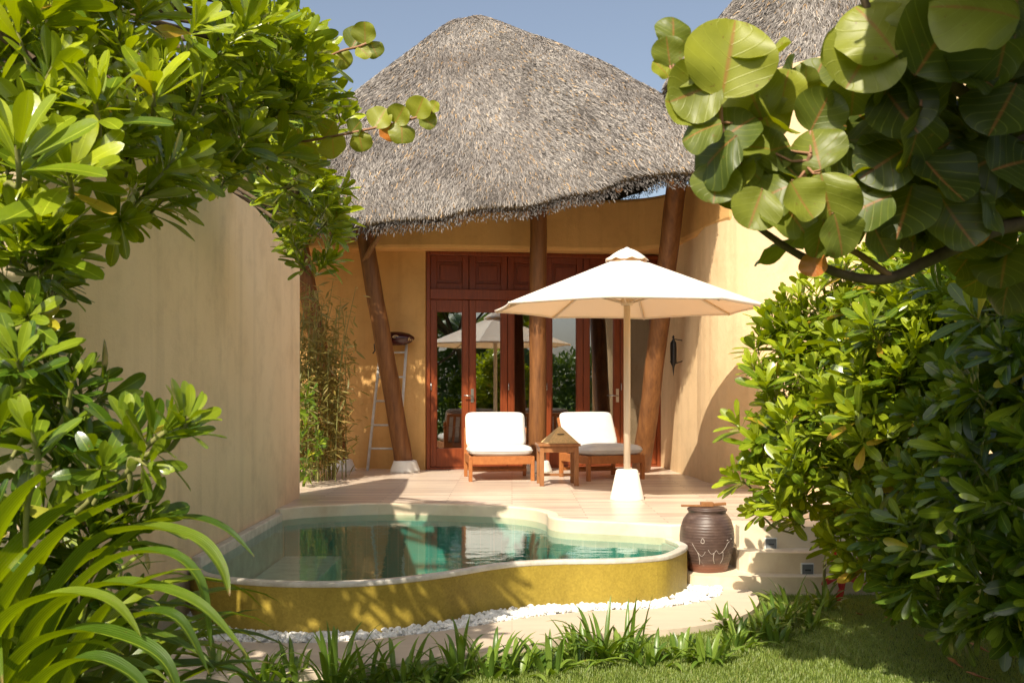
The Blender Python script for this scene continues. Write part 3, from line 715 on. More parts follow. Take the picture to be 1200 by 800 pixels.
# ---- thatched roofs
def catmull_closed(P_, n):
    return [p for p in smoothline(P_, n, True)]
def roof(parent, A, eave, bulge, nstraw, thick=.20, seed=1, slen=.16):
    A = Vector(A); E = catmull_closed([Vector(e) for e in eave], 12); nu = len(E); nvv = 26
    rg = np.random.default_rng(seed)
    E_ = np.array([e[:] for e in E]); A_ = np.array(A[:])
    cen = E_.mean(0)
    def surf(u, t):                     # u in [0,nu), arrays
        i0 = np.floor(u).astype(int) % nu; i1 = (i0+1) % nu; fu = (u-np.floor(u))[:,None]
        e = E_[i0]*(1-fu)+E_[i1]*fu
        p = A_ + (e-A_)*t[:,None]
        k = np.clip((e[:,0]-cen[0])/3.0,0,1)
        p[:,2] += (bulge[0]+(bulge[1]-bulge[0])*k)*np.sin(np.pi*np.clip(t,0,1)**(1.0+.4*k))
        p[:,2] -= .13*np.exp(-(t/.05)**2)
        p[:,2] += .035*np.sin(p[:,0]*2.3+p[:,1]*1.7)*t + .02*np.sin(p[:,0]*5.1-p[:,1]*4.3)*t
        # slight droop of the thatch towards the eave
        p[:,2] -= .10*np.clip((t-.9)/.1,0,1)**2
        return p
    us = np.arange(nu, dtype=float); rows=[]
    ts = np.linspace(0,1,nvv)
    for t in ts: rows.append(surf(us, np.full(nu,max(t,.002))))
    top = np.concatenate(rows)
    urows=[]
    for t in ts[::-1]:
        p = surf(us*1.0, np.full(nu,max(t*.985,.002))); p[:,2] -= thick*(.4+.6*t); urows.append(p)
    V = np.concatenate([top]+urows); nr = 2*nvv
    Fq=[]
    for j in range(nr-1):
        for i in range(nu):
            Fq.append((j*nu+i,(j+1)*nu+i,(j+1)*nu+(i+1)%nu,j*nu+(i+1)%nu))
    Fq = np.array(Fq)
    base = fastmesh('thatch_base', V, Fq, 'under', parent); 
    # straw laid down the slope, overlapping, a little tousled
    n = nstraw
    t = np.sqrt(rg.uniform(.0004,1.0,n)); t = np.minimum(t, 1.0); u = rg.uniform(0,nu,n)
    # a third of the straw sits in the eave fringe
    ne = int(n*.10); t[:ne] = rg.uniform(.94,.992,ne)
    p = surf(u,t); p2 = surf(u,np.minimum(t+.02,1.03)); down = nrm(p2-p)
    pu = surf(u+.05,t); side = nrm(pu-p); nor = nrm(np.cross(side,down)); nor *= np.sign(nor[:,2:3]+1e-6)
    ang = rg.normal(0,.30,n)+.25*np.sin(p[:,0]*3+p[:,1]*2); dirv = down*np.cos(ang)[:,None]+side*np.sin(ang)[:,None]+nor*rg.normal(.01,.06,n)[:,None]
    L = slen*rg.uniform(.5,1.3,n); W = rg.uniform(.0022,.0052,n)
    lift = rg.uniform(.002,.032,n)
    p = p + nor*lift[:,None] - dirv*(L*.5)[:,None]
    L[:ne] *= .4 
    sd = nrm(np.cross(dirv, nor+rg.normal(0,.5,(n,3))))*W[:,None]
    a = p - sd; b = p + sd; mid = p+dirv*(L*.5)[:,None]+nor*rg.uniform(0,.012,n)[:,None]; e = p+dirv*L[:,None]-nor*.006
    Vs = np.stack([a,b,mid+sd,mid-sd,e+sd*.5,e-sd*.5],1).reshape(-1,3)
    o_ = (np.arange(n)*6)[:,None]; Fs = np.concatenate([o_+np.array([[0,1,2,3]]), o_+np.array([[3,2,4,5]])])
    tone = np.clip(rg.beta(2.2,2.2,n)*.95,0,.97); tone = np.where(rg.uniform(0,1,n)<.03, 1., tone)
    s = fastmesh('thatch', Vs, Fs, 'thatch', parent, None, np.repeat(tone,6), False)
    # ragged butt ends under the eave
    ne = int(nstraw*.10); u = rg.uniform(0,nu,ne); tt = rg.uniform(.95,1.0,ne); p = surf(u,tt); p[:,2] -= rg.uniform(.02,thick+.03,ne)
    outw = nrm(surf(u,np.full(ne,1.0))-surf(u,np.full(ne,.9))); dv = nrm(outw+rg.normal(0,.22,(ne,3))+np.array([0,0,-.05]))
    sd = nrm(np.cross(dv,rg.normal(size=(ne,3))))*.007; L = rg.uniform(.02,.06,ne)[:,None]
    Vs = np.stack([p-sd,p+sd,p+dv*L+sd*.6,p+dv*L-sd*.6],1).reshape(-1,3); Fs = (np.arange(ne)*4)[:,None]+np.array([[0,1,2,3]])
    fastmesh('eave_fringe', Vs, Fs, 'thatch', parent, None, np.repeat(rg.uniform(0,.30,ne),4), False)
    return surf, nu
eave1 = [(.20,12.2,3.40),(.885,11.8,3.50),(1.66,11.2,3.62),(2.35,11.7,3.72),(2.95,13.2,4.12),(3.05,14.8,4.50),(2.6,17.0,4.75),(1.2,19.0,4.5),(-1,19.6,4.1),(-3.2,18.6,3.6),(-4.6,16.4,3.4),(-4.5,14.2,3.30),(-3.2,13.0,3.28),(-1.79,12.6,3.29),(-.9,12.45,3.32)]
surf1, nu1 = roof(villa, (-.70,15.9,7.0), eave1, (.06,.24), 300000, .15, 3, .10)
q = None
for k in range(0, nu1, 9):
    if k > 70 and k < 120: continue
    uu = np.array([float(k)]*6); tt = np.array([.12,.3,.5,.7,.85,.97]); pts = surf1(uu, tt); pts[:,2] -= .26
    r_ = MB().tube([Vector(p) for p in pts], .045, 8); vp(r_,'rafter','rafter')
# ring beam carried by the posts
rb = [surf1(np.array([float(u % nu1)]), np.array([.93]))[0] for u in range(-60, 40, 4)]
r_ = MB().tube([Vector(p)+Vector((0,0,-.34)) for p in rb], .05, 8, True); vp(r_,'ring_beam','rafter')
r_ = MB().tube([(-1.95,13.5,2.80),(-1.62,13.1,3.22)], .035, 8); vp(r_,'brace','rafter')

tower = empty('thatched_hut', (5,12.6,0), label='second villa with round peach wall and high thatched roof on the right', cat='villa')
q = MB(); cx,cy,rr = 5.03,12.6,2.72
tl = [(cx+rr*math.cos(a), cy+rr*math.sin(a)) for a in np.linspace(R(165),R(330),40)]
wallmesh(q, tl, -.5, 4.55, .3, 1); child_world(q.build('wall','stucco_t'), tower)
for (x,y) in ((4.35,12.95),(6.2,12.9)):
    q = MB().tube([(x,y,3.5),(x+.05,y,5.3)],.11,14,True,.03); child_world(q.build('post','log'), tower)
q = MB(); wallmesh(q, [(2.9,14.6),(4,13.9),(6.5,13.8),(8,14.5)], 3.0, 5.4, .25, 1); child_world(q.build('upper_wall','stucco'), tower)
eave2 = [(2.02,12.95,5.08),(3.1,12.85,5.02),(4.6,12.8,4.98),(6.5,12.8,5.0),(8.4,13.2,5.1),(8.9,15.5,5.2),(8.2,18,5.2),(5.4,18.6,5.2),(2.9,18,5.2),(2.3,15.5,5.15)]
surf2, nu2 = roof(tower, (5.3,15.6,8.5), eave2, (.28,.28), 130000, .2, 5, .13)

# ================================================================== FURNITURE
def cushion_mesh(w, d, h, mb, mat4, e=.32, nseg=22, puff=.0):
    vs = []; fs = []; n1 = nseg; n2 = nseg*2
    def f(x, k): return math.copysign(abs(x)**k, x)
    for i in range(n1+1):
        th = -math.pi/2+math.pi*i/n1
        for j in range(n2):
            ph = 2*math.pi*j/n2
            x = f(math.cos(th),e*1.3)*f(math.cos(ph),e); y = f(math.cos(th),e*1.3)*f(math.sin(ph),e); z = f(math.sin(th),.75)
            z *= (1+puff*(1-x*x)*(1-y*y)); z += .05*math.sin(3*x+2*y)
            vs.append(mat4@Vector((x*w/2,y*d/2,z*h/2)))
    for i in range(n1):
        for j in range(n2): fs.append((i*n2+j,i*n2+(j+1)%n2,(i+1)*n2+(j+1)%n2,(i+1)*n2+j))
    mb.add(vs, fs, True); return mb
def copy_tree(o, parent=None):
    c = o.copy(); col.objects.link(c); c.parent = parent
    if parent: c.matrix_parent_inverse = o.matrix_parent_inverse.copy()
    for ch in [x for x in bpy.data.objects if x.parent == o]: copy_tree(ch, c)
    return c
def make_chair():
    r = empty('lounge_chair', (0,0,0), label='low teak lounge chair with white cushions left of the side table', cat='chair', group='lounge chairs on the terrace')
    w = .80; d = .78
    for x, y, h in ((-w/2,-d/2,.30),(w/2-.045,-d/2,.30),(-w/2,d/2-.05,.62),(w/2-.045,d/2-.05,.62)):
        b = MB(); b.box((x,y,0),(x+.045,y+.05,h)); b.build('leg','chairw',r,.005)
    b = MB(); b.box((-w/2+.045,-d/2-.004,.205),(w/2-.045,-d/2+.03,.305)); b.box((-w/2+.045,d/2-.05,.205),(w/2-.045,d/2-.02,.305))
    b.box((-w/2+.006,-d/2+.05,.205),(-w/2+.036,d/2-.05,.305)); b.box((w/2-.036,-d/2+.05,.205),(w/2-.006,d/2-.05,.305)); b.build('seat_frame','chairw',r,.004)
    b = MB()
    for i in range(8): b.box((-w/2+.05,-d/2+.05+i*.085,.285),(w/2-.05,-d/2+.10+i*.085,.300))
    b.build('seat_slats','chairw',r,.003)
    b = MB(); b.box((-w/2+.045,d/2-.04,.08),(w/2-.045,d/2-.015,.12)); b.box((-w/2+.045,-.02,.09),(w/2-.045,.01,.12)); b.build('stretcher','chairw',r,.003)
    T = Matrix.Translation((0,.22,.32)) @ Matrix.Rotation(R(-23),4,'X')
    b = MB(); b.box((-w/2+.03,.07,-.02),(-w/2+.07,.11,.50),T); b.box((w/2-.07,.07,-.02),(w/2-.03,.11,.50),T); b.box((-w/2+.07,.07,.45),(w/2-.07,.10,.50),T)
    for i in range(6): x = -w/2+.13+i*.105; b.box((x,.075,.0),(x+.04,.095,.45),T)
    b.build('backrest','chairw',r,.004)
    def piped(w_, d_, h_, mat4, name, puff):
        b = MB(); cushion_mesh(w_,d_,h_,b,mat4,.21,22,puff); c = b.build(name,'cush',r)
        b = MB(); pts = []
        for j in range(65):
            a = 2*math.pi*j/64; sx = math.copysign(abs(math.cos(a))**.21,math.cos(a)); sy = math.copysign(abs(math.sin(a))**.21,math.sin(a))
            pts.append(mat4@Vector((sx*w_/2*1.004, sy*d_/2*1.004, h_/2*.05*math.sin(3*sx+2*sy))))
        b.tube(pts, .0065, 6, False); b.build('piping','cush',c)
    piped(.77,.68,.125,Matrix.Translation((0,-.07,.365)),'seat_cushion',.12)
    piped(.75,.47,.12,T@Matrix.Translation((0,-.0,.30))@Matrix.Rotation(R(90),4,'X'),'back_cushion',.10)
    return r
c1 = make_chair(); c2 = copy_tree(c1)
c1.location = (-.17,12.75,0); c1.rotation_euler = (0,0,R(7))
c2.location = (1.12,12.85,0); c2.rotation_euler = (0,0,R(24))
c2['label'] = 'low teak lounge chair with white cushions right of the side table'

tb = empty('side_table', (.53,11.95,0), R(4), label='small square wooden side table between the two lounge chairs', cat='table')
b = MB(); b.box((-.245,-.22,.455),(.245,.22,.485)); b.build('table_top','tablew',tb,.006)
for x in (-.225,.175):
    for y in (-.2,.15):
        b = MB(); b.box((x,y,0),(x+.05,y+.05,.455)); b.build('leg','tablew',tb,.004)
b = MB(); b.box((-.175,-.195,.385),(.175,-.17,.455)); b.box((-.175,.17,.385),(.175,.195,.455)); b.box((-.22,-.15,.385),(-.195,.15,.455)); b.box((.195,-.15,.385),(.22,.15,.455)); b.build('apron','tablew',tb,.003)
b = MB(); b.box((-.22,-.02,.10),(.22,.02,.13)); b.build('stretcher','tablew',tb,.003)
fc = empty('food_cover', (.555,11.95,.487), R(12), label='straw coloured pyramid shaped woven cover on the side table', cat='cover')
b = MB(); s_=.19
b.add([(-s_,-s_*.9,0),(s_,-s_*.9,0),(s_,s_*.9,0),(-s_,s_*.9,0),(-.01,0,.195),(.01,0,.195)],[(0,1,5,4),(1,2,5),(2,3,4,5),(3,0,4),(3,2,1,0)]); b.build('shell','straw',fc,.006)
b = MB(); b.box((-.05,-.098,.098),(.03,-.088,.108)); b.build('slot','black',fc)

# parasol
UX,UY = 1.157,10.3
pr = empty('parasol', (UX,UY,0), label='cream canvas parasol on a wooden pole in a white cone base beside the lounge chairs', cat='parasol')
b = MB(); b.lathe([(.172,0),(.172,.012),(.110,.292),(.098,.305),(.045,.307)],36); b.build('base','base',pr)
b = MB(); b.tube([(0,0,.29),(0,0,1.2),(0,0,2.44)],.034,16); b.build('pole','polew',pr)
RR = 1.38; zt = 2.44; zr = 1.925; rot = R(22.5+8)
def canopy(mb, R0, R1, z0, z1, nseg=6, sag=.05, cut=0.04, nr=8, th=.0, valance=0):
    vs = []; fs = []; n = 8*nseg
    for i in range(nr+1):
        t = i/nr
        for j in range(n):
            k = j/nseg; fr2 = k-math.floor(k); a = rot+2*math.pi*k/8
            a0 = rot+2*math.pi*math.floor(k)/8; a1 = a0+2*math.pi/8
            p0 = Vector((math.cos(a0),math.sin(a0),0)); p1 = Vector((math.cos(a1),math.sin(a1),0)); d = p0.lerp(p1,fr2)
            m = 4*fr2*(1-fr2); r_ = (R0+(R1-R0)*t)*(1-cut*m*t)
            vs.append((d.x*r_, d.y*r_, z0+(z1-z0)*t + sag*m*t*.12-.03*m*math.sin(math.pi*t)*.5))
    for i in range(nr):
        for j in range(n): fs.append((i*n+j,(i+1)*n+j,(i+1)*n+(j+1)%n,i*n+(j+1)%n))
    mb.add(vs, fs, False); return mb
b = MB(); canopy(b,.05,RR,zt,zr,8,.05,.030,10); o = b.build('canopy','canvas',pr); sm = o.modifiers.new('solid','SOLIDIFY'); sm.thickness=.006
# hem band round the rim
b = MB(); vs=[]; fs=[]; n=64
for j in range(n):
    k=j/8; f2=k-math.floor(k); a0=rot+2*math.pi*math.floor(k)/8; a1=a0+2*math.pi/8
    d=Vector((math.cos(a0),math.sin(a0),0)).lerp(Vector((math.cos(a1),math.sin(a1),0)),f2); m=4*f2*(1-f2); r_=RR*(1-.030*m)*1.003
    z=zr+.006*m; vs+= [(d.x*r_,d.y*r_,z+.004),(d.x*r_*.995,d.y*r_*.995,z-.022)]
for j in range(n): fs.append((2*j,2*j+1,(2*j+3)%(2*n),(2*j+2)%(2*n)))
b.add(vs,fs,True); o=b.build('hem','canvas',pr); sm=o.modifiers.new('solid','SOLIDIFY'); sm.thickness=.004
b = MB(); vs=[]; fs=[]; n=48
for i in range(7):
    t=i/6
    for j in range(n):
        a=2*math.pi*j/n; r_=.01+.20*t
        z=2.525-.115*t**1.6
        if i==6: z += .020*max(0,math.sin(a*8+.6))-.012; r_*=1.03
        vs.append((r_*math.cos(a),r_*math.sin(a),z))
for i in range(6):
    for j in range(n): fs.append((i*n+j,(i+1)*n+j,(i+1)*n+(j+1)%n,i*n+(j+1)%n))
b.add(vs,fs,True); o=b.build('vent_cap','canvas',pr); sm=o.modifiers.new('solid','SOLIDIFY'); sm.thickness=.005
for k in range(8):
    a = rot+2*math.pi*k/8; d = Vector((math.cos(a),math.sin(a),0))
    b = MB(); b.tube([d*.05+Vector((0,0,zt-.03)), d*RR*.5+Vector((0,0,(zt+zr)/2-.012)), d*RR*.985+Vector((0,0,zr-.02))],.012,6); b.build('rib','polew',pr)
    b = MB(); b.tube([d*.06+Vector((0,0,1.98)), d*RR*.5+Vector((0,0,(zt+zr)/2-.03))],.010,6); b.build('strut','polew',pr)
b = MB(); b.lathe([(.06,1.95),(.065,1.97),(.065,2.01),(.05,2.03)],16); b.build('hub','polew',pr)
b = MB(); b.lathe([(.03,2.518),(.028,2.526),(.015,2.534),(.004,2.536)],12); b.build('finial','whitep',pr)

# towel ladder
ld = empty('towel_ladder', (-1.75,14.0,0), label='pale wooden towel ladder leaning on the wall behind the slanted post', cat='ladder')
A0,A1 = Vector((-1.98,14.02,0)),Vector((-1.82,14.26,1.78)); B0,B1 = Vector((-1.56,13.99,0)),Vector((-1.45,14.12,1.78))
for a,b2 in ((A0,A1),(B0,B1)):
    q = MB().tube([a,b2],.020,10); child_world(q.build('rail','ladder'),ld)
for z in (.30,.62,.95,1.28,1.62):
    t=z/1.78; q = MB().tube([A0.lerp(A1,t),B0.lerp(B1,t)],.014,8); child_world(q.build('rung','ladder'),ld)
bk = empty('hanging_basket', (-1.6,14.0,1.80), label='dark red oval lacquer basket with pale marks hanging above the towel ladder', cat='basket')
b = MB(); vs=[]; prof=[(.02,-.09),(.13,-.085),(.22,-.05),(.27,0),(.26,.03),(.20,.07),(.10,.095),(.01,.10)]
b.lathe(prof,28); 
for v in b.v: v.y *= .45; v.z *= 1.0
b.build('body','red',bk)
b = MB(); b.tube([(-.02,-.128,.02),(.0,-.132,.035),(.03,-.131,.04),(.06,-.128,.03)],.005,6); b.tube([(-.02,-.128,.02),(.0,-.132,.01),(.02,-.132,.015)],.005,6)
for i in range(7): b.tube([(.19+.008*i,-.09+.008*i,-.03+.012*(i%3)),(.195+.008*i,-.085+.008*i,.01+.01*(i%2))],.005,5)
b.build('mark','straw',bk)
b = MB(); b.tube([(-.24,0,0),(-.28,-.02,-.08),(-.27,-.03,-.16),(-.30,-.02,-.20)],.010,6); b.build('strap','black',bk)

# wall lantern on the right wall
wl_ = empty('wall_lantern', (2.19,13.45,1.55), label='slim dark metal lantern on the peach wall right of the doors', cat='lantern')
b = MB(); b.lathe([(.004,.27),(.02,.25),(.012,.22),(.05,.17),(.055,.10),(.05,-.06),(.055,-.08),(.02,-.14),(.012,-.2),(.003,-.26)],10)
for v in b.v: v.x = v.x*.8-.07
b.build('body','black',wl_)
b = MB(); b.tube([(-.06,0,.22),(.06,0,.20),(.08,0,.05),(.08,0,-.06),(-.05,0,-.1)],.008,6); b.build('bracket','black',wl_)

# glazed jar
jr = empty('clay_jar', (1.553,8.16,-.33), R(20), label='big brown glazed clay jar with whitish drips beside the pool end', cat='jar')
jp = [(.150,0),(.158,.012),(.170,.05),(.196,.12),(.213,.20),(.216,.27),(.208,.34),(.187,.405),(.158,.445),(.146,.455),(.150,.468),(.158,.478),(.156,.490),(.140,.492)]
b = MB(); b.lathe(jp,40)
for v in b.v:
    a = math.atan2(v.y,v.x); k = 1+.025*math.cos(a*3+1)*max(0,(.3-v.z)/.3)+.012*math.sin(5*a+v.z*9); v.x*=k; v.y*=k
b.build('body','jar',jr)
b = MB(); b.lathe([(.145,.488),(.140,.500),(.02,.502),(.004,.502)],28); b.build('lid','jar',jr)
b = MB(); b.box((-.205,-.020,.503),(-.02,.012,.519),Matrix.Rotation(R(-22),4,'Z')); b.box((.02,-.012,.503),(.19,.018,.525),Matrix.Rotation(R(-18),4,'Z')@Matrix.Rotation(R(-4),4,'Y'))
b.box((-.05,-.03,.505),(.05,.03,.540),Matrix.Rotation(R(-20),4,'Z')); b.build('lid_handle','tablew',jr,.004)
def jrad(z):
    for (r0,z0),(r1,z1) in zip(jp,jp[1:]):
        if z0 <= z <= z1 and z1 > z0: return r0+(r1-r0)*(z-z0)/(z1-z0)
    return .2
b = MB()
def drip(seq, w_=.0018):
    pts=[]
    for a,z in seq:
        a2=R(a)-R(20); r_=jrad(z)*(1+.025*math.cos(a2*3+1)*max(0,(.3-z)/.3)+.012*math.sin(5*a2+z*9))+.0006
        pts.append(Vector((r_*math.cos(a2),r_*math.sin(a2),z)))
    b.tube(smoothline(pts,5), w_, 6)
drip([(228,.235),(234,.20),(240,.165),(247,.14),(252,.15),(256,.175)]); drip([(262,.19),(268,.16),(275,.165),(280,.185),(286,.16),(292,.165),(300,.20),(306,.235),(312,.25)])
drip([(250,.28),(254,.26),(252,.24),(247,.25),(250,.28)],.003); drip([(275,.165),(274,.12),(278,.08)],.003); drip([(296,.17),(298,.12),(295,.08)],.002)
drip([(318,.27),(322,.262)],.004); drip([(304,.26),(307,.262)],.004); drip([(240,.165),(243,.11),(241,.07)],.003)
b.build('glaze_drip','lime',jr)

# step lights
for i,(px,py,yy,lab) in enumerate(((903,637,8.243,'small square louvred light in the upper step riser'),(946,667,7.985,'small square louvred light in the lower step riser'))):
    c = P(px,py,yy)
    s = empty('step_light', c, 0, label=lab, cat='light', group='lights set in the steps')
    b = MB(); b.box((-.050,-.012,-.050),(.050,.02,.050)); b.build('surround','whitep',s,.004)
    b = MB(); b.box((-.043,-.018,-.043),(.043,-.012,.043)); b.build('plate','lamp',s,.003)
    b = MB(); b.box((-.022,-.024,-.006),(.022,-.018,.006)); b.build('louvre','lampglass',s)

# ================================================================== PLANTS
# ---- big glossy shrub that hangs over the garden wall
sh = empty('beach_shrub', (-2.9,5.0,GZ), label='huge glossy green shrub hanging over the top of the garden wall', cat='shrub')
blobs = [(-40,20,150,3.6),(60,0,110,3.7),(120,70,95,3.8),(200,30,95,4.5),(260,60,75,4.8),(250,130,70,4.9),(320,90,62,5.4),(345,60,45,5.8),(355,120,45,5.9),
         (180,140,75,4.4),(100,150,80,3.6),(20,130,90,3.2),(330,175,50,6.2),(45,285,42,3.1),(0,300,55,3.0),(150,200,50,4.0),(225,150,60,4.6),(40,90,90,3.1),(-200,60,170,3.9),(-170,220,130,3.8),(235,95,60,4.7),(290,120,60,5.2),(215,-20,60,4.6),(275,15,55,4.9),(335,40,38,5.4),(305,50,45,5.1),(352,170,32,7.0),(358,222,28,7.6),(370,285,27,7.9),(360,215,38,7.2),(395,130,16,6.4),(240,30,60,4.6),(350,195,36,6.8),(372,262,34,7.6),(362,292,28,7.9),(350,235,38,7.0),(295,165,50,5.4),(-10,240,80,3.2)]  # balls far left of the frame are added to shade the pool wall
SHB = blobs
bush(sh, SHB, .190, 1.25, SP, 'naupaka2', .35, -.3, 14, (-3.0,5.0,GZ), .14, 1.3, rbias=.30, behind=-2.9, items=[(80,200,2.9,(.25,-.75,.45),1.15,40,150,3.2),(225,200,4.2,(.7,-.5,.1),.95,180,170,4.4),(250,190,4.6,(.8,-.3,.35),.9,210,170,4.8),(110,115,3.0,(.1,-.6,.8),1.1,90,170,3.3),
            (180,100,3.5,(.2,-.5,.85),1.05,170,150,3.8),(20,170,2.7,(.2,-.5,.8),1.1,0,230,3),(215,235,4.4,(.5,-.3,-.35),.8,190,200,4.6),(140,260,3.9,(.2,-.6,-.2),.9,110,220,4)],
       )
lo = empty('beach_shrub', (-1.5,2.9,GZ), label='smaller glossy green shrub with upright leaf rosettes in front of the garden wall', cat='shrub')
blobs = [(-20,430,75,3.3),(45,350,48,3.5),(20,320,50,3.4),(95,470,35,3.1),(-10,540,70,2.9),(60,560,55,3.0),(60,430,42,3.1),(120,580,34,3.1),(0,380,60,3.2),(30,620,60,3.0),(100,640,45,3.1),(150,600,25,3.1),(60,500,50,3.2),(20,700,70,3.1),(110,710,50,3.2),(-70,470,90,3.2),(-70,620,100,3.2),(60,760,80,3.2)]
bush(lo, blobs, .155, .85, SP, 'naupaka', .25, -.3, 12, (-1.75,3.3,GZ), .12, .6, items=[(195,505,2.60,(.75,-.25,.55),1.25,90,590,2.8),(222,488,2.62,(.55,-.2,.85),1.1,150,540,2.75),(150,500,2.8,(.15,-.3,.9),1.05,110,590,2.9),(35,505,2.5,(-.05,-.4,.9),1.25,30,640,2.6),
            (85,445,2.9,(.3,-.4,.8),1.0,60,520,3.0),(175,545,2.6,(.6,-.5,-.1),.9,130,580,2.8),(20,420,2.9,(.1,-.6,.7),1.0,0,480,3),(120,545,2.7,(.3,-.7,.3),1.0,90,600,2.8),(60,300,3.1,(.4,-.7,.2),1.0,20,320,3.2),(30,370,3.0,(.2,-.8,.1),1.0,0,380,3.1)],
       )

# ---- right hand shrubs
ra = empty('hedge_shrub', (2.9,7.4,GZ), label='sunlit rounded green shrub beside the steps on the right', cat='shrub')
blobs = [(985,390,62,7.5),(935,405,42,7.5),(1050,365,62,6.8),(925,455,52,7.3),(905,520,40,7.2),(1000,470,78,6.9),(950,540,62,6.9),(905,560,24,7.2),(935,600,16,7.3),(1030,560,70,6.6),(1000,618,32,6.9),(940,570,24,7.1),(1090,440,75,6.4),(1018,640,40,6.7),(1090,560,70,6.2)]
RAB = blobs
rb_ = empty('hedge_shrub', (3.1,5.3,GZ), label='shaded dark green shrub at the right edge behind the sea grape', cat='shrub')
blobs = [(1190,360,80,5.2),(1250,420,120,4.6),(1160,470,90,5.2),(1120,560,75,5.4),(1200,560,95,4.7),(1130,640,70,5.3),(1215,660,85,4.7),(1060,640,52,5.9),(1070,690,36,5.8),(1160,700,60,5.2),(1300,560,120,4.4),(1140,712,40,5.2),(1205,728,45,4.9),(1140,420,60,5.9),(1200,320,60,5.6),(1170,550,90,6.0),(1200,420,110,5.8)]
bush(rb_, blobs, .195, 1.5, SPL, 'naupaka', .6, -.3, 12, (3.6,5.8,GZ), .15, .45)
bush(ra, RAB+[(960,360,40,7.4),(1010,335,45,7.2),(1080,320,50,6.6),(1060,420,90,7.2),(1000,560,70,7.3),(970,450,60,7.6),(1065,385,70,6.2),(1115,355,60,6.0),(1095,440,70,6.1),(1045,470,60,6.2),(1150,320,55,6.2)],   .195, 1.6, SPL, 'naupaka2', .5, -.3, 13, (3.2,7.5,GZ), .22, 1.1, rbias=.20, items=[(862,560,7.0,(-.8,-.3,.45),1.1,920,600,7.1),(884,600,7.2,(-.75,-.4,.45),.9,930,625,7.2),(880,425,7.3,(-.6,-.3,.7),1.0,930,470,7.4),(955,480,6.5,(-.2,-.8,.4),1.1,990,520,6.9),(1010,440,6.3,(-.3,-.8,.5),1.15,1030,480,6.8),(925,520,6.8,(-.5,-.7,.3),1.1,960,550,7.0),(960,360,7.2,(-.3,-.4,.9),1.0,980,420,7.4),(1070,480,5.9,(-.4,-.8,.4),1.15,1090,520,6.3)],
       )

# ---- sea grape tree: crown overhead to the right, boughs reach into the view
sg = empty('sea_grape_tree', (3.4,1.6,GZ), label='sea grape tree with big round leaves reaching in at the top right', cat='tree')
tr_ = MB(); tr_.tube(smoothline([(3.4,1.6,GZ),(3.35,1.7,.6),(3.1,2.0,1.5),(2.8,2.3,2.3),(2.2,2.5,3.0)],6), [.10-.0022*i for i in range(25)], 12, True, .08)
child_world(tr_.build('trunk','bark'), sg)
def bough(pts, r0, r1, mat='bark'):
    l = smoothline([Vector(p) for p in pts], 6); k = len(l)
    b = MB().tube(l, [r0+(r1-r0)*i/(k-1) for i in range(k)], 8, True, .12); child_world(b.build('branch',mat), sg); return l
b1 = bough([P(1330,300,2.7),P(1210,262,2.7),P(1120,290,2.65),P(1045,325,2.6),P(990,322,2.55),P(930,295,2.5),P(880,260,2.45)], .022, .007)
b2 = bough([P(1045,325,2.6),P(1010,300,2.55),P(960,270,2.5),P(942,215,2.45),P(950,180,2.42)], .010, .005,'redtwig')
b3 = bough([P(880,260,2.45),P(862,225,2.42),P(852,190,2.4),P(846,150,2.4),P(838,110,2.38),P(790,90,2.38)], .007, .004,'redtwig')
b4 = bough([P(1330,300,2.7),P(1210,180,2.6),P(1130,110,2.5),P(1060,60,2.4),P(1020,20,2.35),(.65,2.2,2.3)], .022, .006)
b5 = bough([(2.8,2.3,2.3),(2.6,2.5,2.0),P(1330,300,2.7)], .05, .024)
L = Leaves()
